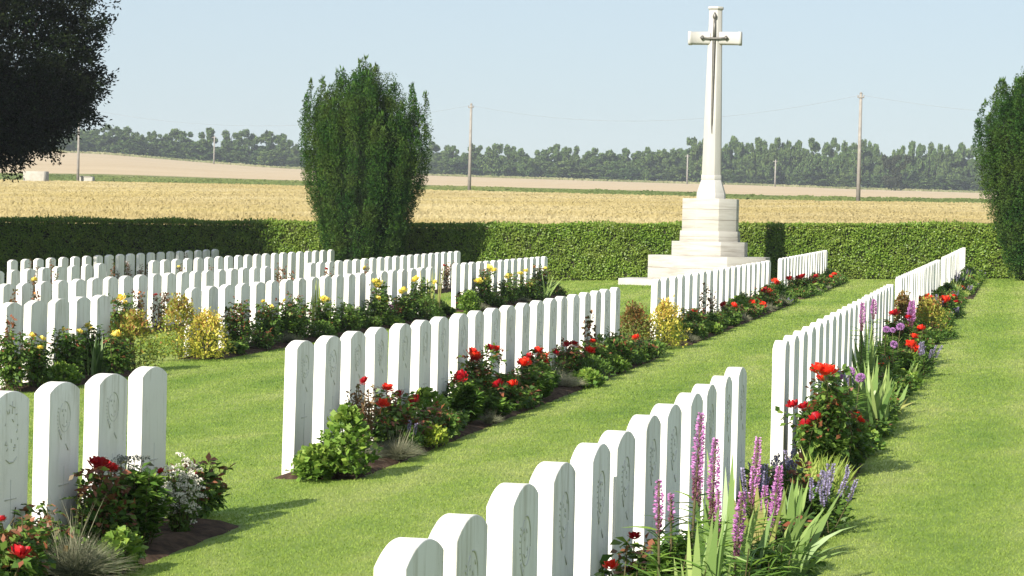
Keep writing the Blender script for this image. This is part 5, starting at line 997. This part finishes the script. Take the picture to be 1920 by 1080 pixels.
def f_rose(root, q, r):
    h, w = q['h'], max(q['w']*1.05, .12); red = q.get('red', .2)
    st, lf, lr = MB(), MB(), MB(); ends = []
    for (bx, by, bz, br, col) in q['b']: ends.append((np.array([bx-q['x'], by-q['y'], bz-q['z']-br*.5]), True))
    for k in range(13):
        a = r.uniform(0, 2*pi); rr_ = w*r.uniform(.2, .85); ends.append((np.array([rr_*cos(a)*.85, rr_*sin(a)*1.6, h*r.uniform(.55, .97)]), False))
    PP, DD, HH = [], [], []
    for e, isb in ends:
        b0 = np.array([r.normal(0, .03), r.normal(0, .05), 0]); P = cane(st, b0, e, .0055, .0025, r, .14, 6)
        L = np.linalg.norm(e-b0); nn = max(5, int(L/.028))
        t = r.uniform(.18, 1.0, nn)**.8; idx = t*5; i0 = np.minimum(idx.astype(int), 4); fr = (idx-i0)[:, None]
        node = P[i0]*(1-fr)+P[i0+1]*fr
        ax = unit(r.normal(size=(nn, 3))*np.array([1, 1, .35])+np.array([0, 0, .05]))
        for s in range(5):                                     # five leaflets along each leaf stalk
            off = ax*(.018+.022*(s//2+1)); sd = unit(np.cross(ax, [0, 0, 1.]))*(0 if s == 4 else (1 if s % 2 else -1))
            PP.append(node+off); DD.append(ax*.5+sd*.9+np.array([0, 0, -.15])+r.normal(size=(nn, 3))*.3)
    # low, dense body of the bush
    n = int((380+3600*w*min(h, .6))*(.4 if q['row'] == 'R3' else 1)); d = unit(r.normal(size=(n, 3))); qd = r.random(n)**.45
    P = np.stack([d[:, 0]*w*.85*qd, d[:, 1]*max(w*1.7, .26)*qd, h*.36+d[:, 2]*h*.36*qd], -1); PP.append(P); DD.append(d+r.normal(size=(n, 3))*.7+np.array([0, 0, .15]))
    P = np.concatenate(PP); D = np.concatenate(DD); P[:, 2] = np.maximum(P[:, 2], .012); n = len(P)
    L = r.uniform(.034, .058, n); top = np.clip(P[:, 2]/h, 0, 1)
    tone = np.clip(.42+.24*r.normal(size=n), 0, 1)
    isr = r.random(n) < red*np.clip(top*1.5-.35, 0, 1)
    up = np.array([0, 0, 1.])
    if (~isr).any(): leaves(lf, P[~isr], D[~isr], L[~isr], L[~isr]*.62, tone[~isr], r, up=up)
    st.build('stems', M['stem'], root); lf.build('leaves', M['rose_leaf'], root)
    if isr.sum() > 6:
        leaves(lr, P[isr], D[isr], L[isr], L[isr]*.55, np.clip(tone[isr]+.32, 0, 1), r, up=up); o = lr.build('young_leaves', M['rose_red_leaf'], root); o['label'] = 'reddish young leaves'
    add_blooms(root, q)
def f_fescue(root, q, r):
    h, w = q['h'], q['w']; n = 1500 if w > .1 else 900; w = max(w, .09); mb = MB(); a = r.uniform(0, 2*pi, n); e = r.random(n)**.8
    P = np.stack([r.normal(0, w*.16, n), r.normal(0, w*.16, n), np.zeros(n)], -1)
    D = np.stack([np.cos(a)*e*1.0, np.sin(a)*e*1.0, .55+.5*(1-e)], -1)
    L = h*r.uniform(.55, .98, n)/np.maximum(.6, unit(D)[:, 2])*.8
    ribbons(mb, P, D, np.minimum(L, w*.8+h*.36), .0023, r.uniform(.1, .55, n), np.clip(.35+.25*r.normal(size=n), 0, 1), r, 4, tonetip=.35)
    mb.build('blades', M['fescue_pale' if q.get('pale') else 'fescue'], root)
    mb = MB(); n = 26; a = r.uniform(0, 2*pi, n); D = np.stack([np.cos(a)*.25, np.sin(a)*.25, np.ones(n)], -1)
    ribbons(mb, np.stack([r.normal(0, w*.2, n), r.normal(0, w*.2, n), np.zeros(n)], -1), D, h*r.uniform(.9, 1.12, n), .0034, .12, .8, r, 4); mb.build('seed_stalks', M['fescue' if not q.get('pale') else 'fescue_pale'], root)
def f_liatris(root, q, r):
    h = q['h']; sl = min(q['sl'], h*.8); rad = max(q['w'], .012)*.74; mb = MB(); lean = np.array([q['lean']*.9, q['lean']*1.2, 0])
    at = lambda t: np.array([0, 0, 1.])*h*t[:, None]+lean[None]*(t**1.5)[:, None]*h*.9
    t = np.linspace(0, 1, 9); tube(mb, at(t), np.linspace(.006, .004, 9), 6); mb.build('stem', M['stem'], root)
    mb = MB(); n = 130; tt = r.random(n)*(1-sl/h)*1.02; a = r.uniform(0, 2*pi, n)
    ribbons(mb, at(tt), np.stack([np.cos(a), np.sin(a), r.uniform(.2, .9, n)], -1), r.uniform(.07, .17, n)*(1.15-tt*.6), .0065, .35, r.random(n), r, 3); mb.build('leaves', M['phlox'], root)
    mb = MB(); n = int(900*sl/.3*max(.5, rad/.022)); u = r.random(n); tt = 1-sl/h*(1-u); a = r.uniform(0, 2*pi, n)
    rr_ = rad*(.5+.6*np.sin(pi*np.clip(u*.85+.10, 0, 1)))*(.55+.45*r.random(n))*np.where(u < .25, .62, 1)
    P = at(tt)+np.stack([np.cos(a), np.sin(a), 0*a], -1)*rr_[:, None]*.55
    D = np.stack([np.cos(a), np.sin(a), r.uniform(-.2, .9, n)], -1)
    tone = np.clip(np.where(u < .28, .08, .62)+.22*r.normal(size=n)+.18*(u-.5), 0, 1)
    leaves(mb, P, D, np.maximum(.009, rr_*.75), .0065, tone, r); mb.build('flower_spike', M['spike'], root)
def f_iris(root, q, r):
    h, w, n = q['h'], max(q['w'], .06), int(q.get('n', 8)*2.2); mb = MB(); arch = q.get('arch', 0)
    a = r.uniform(0, 2*pi, n); e = r.random(n)
    lean = max(w/h*1.6, .28)
    D = np.stack([np.cos(a)*e*lean*.75+(.30 if arch else .0)*r.random(n), np.sin(a)*e*lean*1.2, np.ones(n)], -1)
    P = np.stack([r.normal(0, w*.2, n), r.normal(0, w*.35, n), np.zeros(n)], -1)
    L = h*r.uniform(.62, 1.02, n)
    an = r.uniform(-.9, .9, n); side = np.stack([np.cos(an), np.sin(an), 0*an], -1)
    if q['row'] != 'R1': wd = .036
    else: wd = .05
    mat = 'iris_yellow' if q.get('yel') else ('iris_dark' if (q['w'] < .2 and q['x'] < -8) else 'iris')
    ribbons(mb, P, D, L*(1.15 if arch else 1), wd*r.uniform(.7, 1.15, n), r.uniform(.02, .12, n)+arch*r.uniform(.05, .55, n), np.clip(.45+.25*r.normal(size=n), 0, 1), r, 7, side=side, tonetip=.15)
    mb.build('blades', M[mat], root)
def f_daylily(root, q, r):
    h, w = q['h'], q['w']; mb = MB(); n = int(130+500*w); a = r.uniform(0, 2*pi, n)
    P = np.stack([r.uniform(-w*.55, w*.55, n), r.uniform(-w*1.3, w*1.3, n), np.zeros(n)], -1)
    D = np.stack([np.cos(a)*.42, np.sin(a)*.42, np.ones(n)], -1)
    an = r.uniform(-.9, .9, n)
    ribbons(mb, P, D, h*r.uniform(.45, 1.0, n)*(1-.35*np.clip(P[:, 0]/w+.2, 0, 1)), .015, r.uniform(.02, .3, n), np.clip(.5+.25*r.normal(size=n), 0, 1), r, 4, side=np.stack([np.cos(an), np.sin(an), 0*an], -1))
    mb.build('blades', M['daylily'], root)
def f_grassy(root, q, r):
    h, w = q['h'], q['w']; st = MB(); mb = MB(); n = 900
    for k in range(26):
        b0 = np.array([r.uniform(-w*.8, w*.8), r.uniform(-w*2.2, w*2.2), 0]); e = b0+np.array([r.normal(0, .06), r.normal(0, .1), h*r.uniform(.7, 1.05)])
        P = cane(st, b0, e, .0045, .002, r, .06); m = 46; t = r.random(m)**.8*4; i0 = np.minimum(t.astype(int), 3); fr = (t-i0)[:, None]
        a = r.uniform(0, 2*pi, m)
        ribbons(mb, P[i0]*(1-fr)+P[i0+1]*fr, np.stack([np.cos(a), np.sin(a), r.uniform(.1, 1.0, m)], -1), r.uniform(.06, .15, m), .006, .4, np.clip(.45+.3*r.normal(size=m), 0, 1), r, 3)
    st.build('stems', M['stem'], root); mb.build('leaves', M['phlox'], root)
def f_grassblade(root, q, r):
    h, w, n = q['h'], q['w'], q.get('n', 8); mb = MB()
    P = np.stack([r.normal(0, w*.4, n), r.normal(0, w*1.2, n), np.zeros(n)], -1); D = np.stack([r.normal(0, .05, n), r.normal(0, .09, n), np.ones(n)], -1)
    an = r.uniform(-.6, .6, n)
    ribbons(mb, P, D, h*r.uniform(.75, 1.02, n), .028, .03, np.clip(.6+.25*r.normal(size=n), 0, 1), r, 6, side=np.stack([np.cos(an), np.sin(an), 0*an], -1))
    mb.build('spikes', M['daylily' if not q.get('green') else 'iris_yellow'], root)
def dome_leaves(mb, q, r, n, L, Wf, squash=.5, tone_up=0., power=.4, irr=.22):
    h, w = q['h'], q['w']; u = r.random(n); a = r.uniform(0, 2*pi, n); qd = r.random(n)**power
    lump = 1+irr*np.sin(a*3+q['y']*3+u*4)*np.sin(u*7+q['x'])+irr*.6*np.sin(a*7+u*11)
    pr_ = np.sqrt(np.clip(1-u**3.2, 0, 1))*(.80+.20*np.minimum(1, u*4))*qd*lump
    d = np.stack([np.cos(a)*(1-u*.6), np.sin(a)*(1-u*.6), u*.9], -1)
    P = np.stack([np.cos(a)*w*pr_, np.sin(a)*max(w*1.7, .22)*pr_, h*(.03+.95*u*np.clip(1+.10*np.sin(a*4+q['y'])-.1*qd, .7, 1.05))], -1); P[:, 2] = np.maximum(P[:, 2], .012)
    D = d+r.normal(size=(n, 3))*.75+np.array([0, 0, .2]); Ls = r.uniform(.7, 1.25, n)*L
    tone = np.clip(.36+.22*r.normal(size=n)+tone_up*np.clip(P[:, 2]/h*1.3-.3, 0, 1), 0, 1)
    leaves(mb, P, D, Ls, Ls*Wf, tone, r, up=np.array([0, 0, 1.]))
def bush_stems(root, q, r, n=9, mat='stem'):
    st = MB(); h, w = q['h'], q['w']
    for k in range(n):
        a = r.uniform(0, 2*pi); cane(st, [r.normal(0, .02), r.normal(0, .03), 0], [w*.7*cos(a)*r.random(), w*sin(a)*r.random(), h*r.uniform(.5, .9)], .005, .002, r)
    st.build('stems', M[mat], root)
def f_spirea(root, q, r):
    mat = 'gold' if q.get('gold', 0) >= .8 else 'brown_leaf' if q.get('brown') else 'bronze_leaf'
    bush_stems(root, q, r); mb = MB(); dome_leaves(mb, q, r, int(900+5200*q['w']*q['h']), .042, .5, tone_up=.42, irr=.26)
    n = 70; a = r.uniform(0, 2*pi, n); h, w = q['h'], q['w']                      # loose shoots breaking the outline
    b0 = np.stack([np.cos(a)*w*.6*r.random(n), np.sin(a)*w*.8*r.random(n), h*r.uniform(.55, .85, n)], -1)
    for k in range(5):
        P = b0+np.array([0, 0, .03*k])+r.normal(size=(n, 3))*.012; leaves(mb, P, r.normal(size=(n, 3))+np.array([0, 0, .7]), .045, .02, np.clip(.7+.2*r.normal(size=n), 0, 1), r)
    mb.build('leaves', M[mat], root)
def f_mantle(root, q, r):
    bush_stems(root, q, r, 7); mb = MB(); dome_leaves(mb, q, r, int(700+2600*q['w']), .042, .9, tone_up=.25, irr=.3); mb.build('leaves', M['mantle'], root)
def f_lowgreen(root, q, r):
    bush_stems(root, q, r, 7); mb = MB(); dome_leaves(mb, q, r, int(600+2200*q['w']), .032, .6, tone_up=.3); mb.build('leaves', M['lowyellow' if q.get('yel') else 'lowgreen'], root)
def f_phlox(root, q, r):
    st, mb = MB(), MB(); h, w = q['h'], q['w']
    for k in range(int(20+60*w)):
        a = r.uniform(0, 2*pi); b = r.random()**.6; e = np.array([w*.85*b*cos(a), w*1.1*b*sin(a), h*(1.0-.35*b*b)*r.uniform(.8, 1.02)])
        P = cane(st, [e[0]*.4, e[1]*.4, 0], e, .004, .002, r, .06); m = 64; t = .6+r.random(m)**.7*3.4; i0 = np.minimum(t.astype(int), 3); fr = (t-i0)[:, None]
        aa = r.uniform(0, 2*pi, m); L = r.uniform(.045, .08, m)
        leaves(mb, P[i0]*(1-fr)+P[i0+1]*fr, np.stack([np.cos(aa), np.sin(aa), r.uniform(-.2, .8, m)], -1), L, L*.28, np.clip(.3+.25*r.normal(size=m)+.12*(t-1.5), 0, 1), r, up=np.array([0, 0, 1.]))
    st.build('stems', M['stem'], root); mb.build('leaves', M['phlox'], root)
def f_speedwell(root, q, r):
    st, fl, lf = MB(), MB(), MB(); h, w, n = q['h'], q['w'], q.get('n', 8)
    for k in range(n):
        b0 = np.array([r.uniform(-w*.5, w*.5), r.uniform(-w*1.6, w*1.6), 0]); e = b0+np.array([r.normal(.02, .05), r.normal(0, .07), h*r.uniform(.68, 1.0)])
        P = cane(st, b0, e, .003, .0018, r, .05, 8); m = 130; u = r.random(m); t = (.60+.40*u)*7; i0 = np.minimum(t.astype(int), 6); fr = (t-i0)[:, None]; a = r.uniform(0, 2*pi, m)
        rr_ = .011*(1.05-u*.8); pos = P[i0]*(1-fr)+P[i0+1]*fr+np.stack([np.cos(a), np.sin(a), 0*a], -1)*(rr_*.4)[:, None]
        leaves(fl, pos, np.stack([np.cos(a), np.sin(a), .5+0*a], -1), .012, .008, np.clip(.5+.28*r.normal(size=m), 0, 1), r)
        m = 30; t = r.random(m)*4.5; i0 = np.minimum(t.astype(int), 6); fr = (t-i0)[:, None]; a = r.uniform(0, 2*pi, m)
        leaves(lf, P[i0]*(1-fr)+P[i0+1]*fr, np.stack([np.cos(a), np.sin(a), .3+0*a], -1), .045, .014, np.clip(.4+.28*r.normal(size=m), 0, 1), r)
    q2 = dict(q); q2['h'] = h*.6; dome_leaves(lf, q2, r, int(260+700*w), .04, .4)
    st.build('stems', M['stem'], root); lf.build('leaves', M['lowgreen'], root); fl.build('flower_spikes', M['lilac'], root)
def heads(mb, P, rad, tone, r, k=46):
    for c, rd_ in zip(P, rad):
        d = unit(r.normal(size=(k, 3))); d[:, 2] = np.abs(d[:, 2])*.9-.1
        leaves(mb, c+d*rd_*.7, d+r.normal(size=(k, 3))*.4, rd_*.55, rd_*.5, np.clip(tone+.25*r.normal(size=k), 0, 1), r)
def f_oregano(root, q, r):
    st, lf, fl = MB(), MB(), MB(); h, w = q['h'], q['w']; H = []
    for k in range(46):
        a = r.uniform(0, 2*pi); b = r.random()**.6; e = np.array([w*.85*b*cos(a), w*1.2*b*sin(a), h*(1-.42*b*b)*r.uniform(.62, 1.0)])
        P = cane(st, [e[0]*.3, e[1]*.3, 0], e, .003, .0016, r, .06); m = 16; t = r.random(m)*3.6; i0 = np.minimum(t.astype(int), 3); fr = (t-i0)[:, None]
        leaves(lf, P[i0]*(1-fr)+P[i0+1]*fr, r.normal(size=(m, 3))+np.array([0, 0, .2]), .034, .018, np.clip(.5+.28*r.normal(size=m), 0, 1), r)
        H += [e, e+r.normal(size=3)*.018, P[-2]+r.normal(size=3)*.02, P[-2]+r.normal(size=3)*.024, P[-3]+r.normal(size=3)*.03]
    heads(fl, H, [.016]*len(H), .55, r, 22)
    st.build('stems', M['stem'], root); lf.build('leaves', M['lowgreen'], root); fl.build('flowers', M['white'], root)
def f_seedhead(root, q, r):
    st, fl, lf = MB(), MB(), MB(); h, w = q['h'], q['w']; H = []
    for k in range(13):
        e = np.array([r.uniform(-w*.4, w*.6), r.uniform(-w*1.6, w*1.6), h*r.uniform(.85, 1.0)]); P = cane(st, [e[0]*.5, e[1]*.5, 0], e, .004, .002, r, .05)
        for j in range(6): H.append(e+np.array([r.normal(0, .02), r.normal(0, .026), r.normal(0, .007)]))
        m = 22; t = r.random(m)*3.4; i0 = np.minimum(t.astype(int), 3); fr = (t-i0)[:, None]; leaves(lf, P[i0]*(1-fr)+P[i0+1]*fr, r.normal(size=(m, 3)), .06, .02, r.random(m), r)
    heads(fl, H, [.014]*len(H), .45, r, 16)
    st.build('stems', M['stem'], root); lf.build('leaves', M['phlox'], root); fl.build('seed_heads', M['greyhead'], root)
def f_drystem(root, q, r):
    st, lf = MB(), MB(); h, w = q['h'], q['w']
    for k in range(40):
        a = r.uniform(0, 2*pi); e = np.array([w*1.0*cos(a)*r.random(), w*1.0*sin(a)*r.random(), h*r.uniform(.45, .92)])
        P = cane(st, [e[0]*.3, e[1]*.3, 0], e, .004, .0022, r, .10); m = 34; t = 1.0+r.random(m)*3; i0 = np.minimum(t.astype(int), 3); fr = (t-i0)[:, None]
        leaves(lf, P[i0]*(1-fr)+P[i0+1]*fr, r.normal(size=(m, 3)), .03, .015, r.random(m), r)
    for (bx, by, bz, br, col) in q['b']: cane(st, [0, 0, 0], [bx-q['x'], by-q['y'], bz-q['z']], .004, .002, r)
    st.build('stems', M['dry_stem'], root); lf.build('leaves', M['dry_leaf'], root); add_blooms(root, q)
def f_sprig(root, q, r):
    st, lf = MB(), MB(); h, w = q['h'], q['w']
    ends = [np.array([r.normal(0, w*.35), r.normal(0, w*.9), h*(1 if k == 0 else r.uniform(.5, .95))]) for k in range(2 if w < .13 else 5)]
    ends += [np.array([b[0]-q['x'], b[1]-q['y'], b[2]-q['z']]) for b in q['b']]
    for e in ends:
        P = cane(st, [e[0]*.4, e[1]*.4, 0], e, .004, .002, r, .08); m = int(44+70*h); t = r.random(m)**.85*4; i0 = np.minimum(t.astype(int), 3); fr = (t-i0)[:, None]
        ax = unit(r.normal(size=(m, 3)))
        leaves(lf, P[i0]*(1-fr)+P[i0+1]*fr+ax*.02, ax+np.array([0, 0, .1]), r.uniform(.03, .055, m), .026, np.clip(.5+.3*r.normal(size=m), 0, 1), r)
    st.build('stems', M['stem'], root); lf.build('leaves', M['rose_red_leaf'], root); add_blooms(root, q)
def f_budrose(root, q, r):
    q['red'] = .6; f_rose(root, q, r)
mbg = MB(); rg = np.random.default_rng(91); dg = unit(rg.normal(size=(420, 3)))
leaves(mbg, dg*.55, dg+rg.normal(size=(420, 3))*.2, .48, .17, np.clip(.5+.25*rg.normal(size=420), 0, 1), rg); GLOBE = mbg.mesh('flower_head'); GLOBE.materials.append(M['globe'])
def f_allium(root, q, r):
    st, lf = MB(), MB()
    for (bx, by, bz, br, col) in q['b']:
        e = np.array([bx-q['x'], by-q['y'], bz-q['z']]); P = cane(st, [e[0]*.6, e[1]*.6, 0], e, .005, .004, r, .03); m = 60; t = r.random(m)*3.3; i0 = np.minimum(t.astype(int), 3); fr = (t-i0)[:, None]; a = r.uniform(0, 2*pi, m)
        ribbons(lf, P[i0]*(1-fr)+P[i0+1]*fr, np.stack([np.cos(a), np.sin(a), .5+0*a], -1), .09, .006, .3, r.random(m), r, 3)
    st.build('stems', M['stem'], root); lf.build('leaves', M['phlox'], root); add_blooms(root, q, True)
CATS = dict(rose='rose bush', fescue='ornamental grass', liatris='blazing star', iris='iris', spirea='shrub', mantle='leafy plant', lowgreen='small bush', phlox='leafy bush',
            speedwell='speedwell', oregano='white-flowered plant', seedhead='seed-head plant', drystem='dry bush', sprig='rose sprig', budrose='budding rose', allium='globe flower', daylily='strap-leaved plant', grassy='narrow-leaved plant', grassblade='tall spikes')
NAMES = dict(rose='rose_bush', fescue='grass_clump', liatris='blazing_star', iris='iris_plant', spirea='spirea_shrub', mantle='leafy_plant', lowgreen='small_bush', phlox='leafy_bush', speedwell='speedwell',
             oregano='white_flowered_plant', seedhead='seed_head_plant', drystem='dry_bush', sprig='rose_sprig', budrose='budding_rose', allium='globe_flower', daylily='strap_leaved_plant', grassy='narrow_leaved_plant', grassblade='tall_spikes')
GR = {'R1': 'plants in the right-hand bed', 'R2': 'plants in the scarlet rose row', 'R3': 'plants in the yellow rose row', 'R4': 'sprigs in the back rows', 'R5': 'sprigs in the back rows', 'R6': 'sprigs in the back rows'}
BN = {'R1': ('R1n', 'R1a', 'R1b', 'R1c'), 'R2': ('R2a', 'R2b', 'R2c', 'R2d'), 'R3': ('R3a', 'R3b', 'R3c')}
rf = random.Random(12)
FILLR1 = ['mantle', 'daylily', 'speedwell', 'rose', 'daylily', 'lowgreen', 'phlox', 'rose']
FILL = ['rose', 'lowgreen', 'rose', 'phlox', 'rose', 'mantle', 'rose', 'fescue']; FW = dict(rose='low rose foliage', lowgreen='small green bush', phlox='low lance-leaved plant', mantle='low light-leaved plant', fescue='small grass tuft', daylily='low strap-leaved plant', speedwell='low lilac speedwell')
for rw, blocks in BN.items():
    for nm in blocks:
        S = STONES[nm]
        for i, (x, y, z, dz) in enumerate(S):
            for dx in (.17, .36):
                yy = y+rf.uniform(-.2, .2)+(.32 if dx > .3 else 0)
                if nm == 'R1n' and y < 6.8: continue
                if nm == 'R2b' and i == 0 or (nm in ('R2a', 'R1n') and i == len(S)-1 and dx > .3): continue
                if any(p['row'] == rw and abs(p['y']-yy) < (.30 if p['k'] not in ('liatris', 'speedwell', 'sprig', 'iris', 'allium') else .12) and abs(p['x']-x-dx) < .16 for p in PLANTS): continue
                if rw == 'R3' and dx > .3 and i % 2: continue
                k = (FILLR1 if rw == 'R1' else FILL)[rf.randrange(8)]
                wh = 'under' if dx < .3 else 'on bed edge before'
                PLANTS.append(dict(k=k, row=rw, x=x+dx, y=yy, z=G(x+dx, yy), h=rf.uniform(.20, .36)*(1 if dx < .3 else .62)*(1.25 if k in ('daylily', 'speedwell') else 1), w=rf.uniform(.13, .18), b=[], red=rf.choice([0, .1, .5]), l=f'{FW[k]} {wh} {ORD[i]} stone, {PHR[nm]}'))
for j, q in enumerate(PLANTS):
    root = thing(NAMES[q['k']], (q['x'], q['y'], q['z']+.02), q['l'], CATS[q['k']], GR[q['row']])
    globals()['f_'+q['k']](root, q, np.random.default_rng(1000+j))

# ------------------------------------------------------------------ air
def haze():
    m, nt, out = new_mat('haze'); v = N(nt, 'ShaderNodeVolumePrincipled'); v.inputs['Density'].default_value = .00028
    v.inputs['Color'].default_value = (.86, .92, 1, 1); v.inputs['Anisotropy'].default_value = .2
    nt.links.new(v.outputs[0], out.inputs['Volume'])
    mb = MB(); box(mb, -1100, 1100, -60, 1150, -40, 45); o = mb.build('haze', m); tag(o, kind='stuff')
HAZE = True
if HAZE: haze()

# ------------------------------------------------------------------ light, sky, camera
w = bpy.data.worlds.new('World'); bpy.context.scene.world = w; w.use_nodes = True
nt = w.node_tree; bg = nt.nodes['Background']; sky = nt.nodes.new('ShaderNodeTexSky'); sky.sky_type = 'NISHITA'; sky.sun_disc = False
sky.sun_elevation = SUN_EL; sky.sun_rotation = SUN_AZ; sky.altitude = 100; sky.air_density = 1.0; sky.dust_density = .25; sky.ozone_density = 2.5
# thin even summer haze over the clear sky
nt.links.new(mix(nt, .78, sky.outputs[0], (3.50, 4.12, 4.66)), bg.inputs[0]); bg.inputs[1].default_value = .082
L = bpy.data.lights.new('sun', 'SUN'); L.energy = 5.0; L.angle = radians(.5); L.color = (1, .94, .84)
lo = bpy.data.objects.new('sun', L); C.objects.link(lo)
sd = Vector((sin(SUN_AZ)*cos(SUN_EL), cos(SUN_AZ)*cos(SUN_EL), sin(SUN_EL)))
lo.rotation_euler = sd.to_track_quat('Z', 'Y').to_euler()
cam = bpy.data.cameras.new('camera'); co = bpy.data.objects.new('camera', cam); C.objects.link(co)
cam.sensor_width = 36; cam.lens = 4843.34/1920*36; cam.clip_start = .1; cam.clip_end = 20000
R_ = Matrix(((0.981081, -0.028021, 0.191557), (0.19208, 0.017341, -0.981226), (0.024173, 0.999457, 0.022395)))
co.matrix_world = Matrix.Translation((0, 0, CAMZ)) @ R_.to_4x4()
sc = bpy.context.scene; sc.camera = co
sc.view_settings.view_transform = 'Standard'; sc.view_settings.look = 'None'; sc.view_settings.exposure = .98; sc.view_settings.gamma = 1
sc.render.engine = 'CYCLES'; sc.cycles.max_bounces = 6; sc.cycles.diffuse_bounces = 3; sc.cycles.volume_bounces = 0; sc.cycles.use_denoising = True
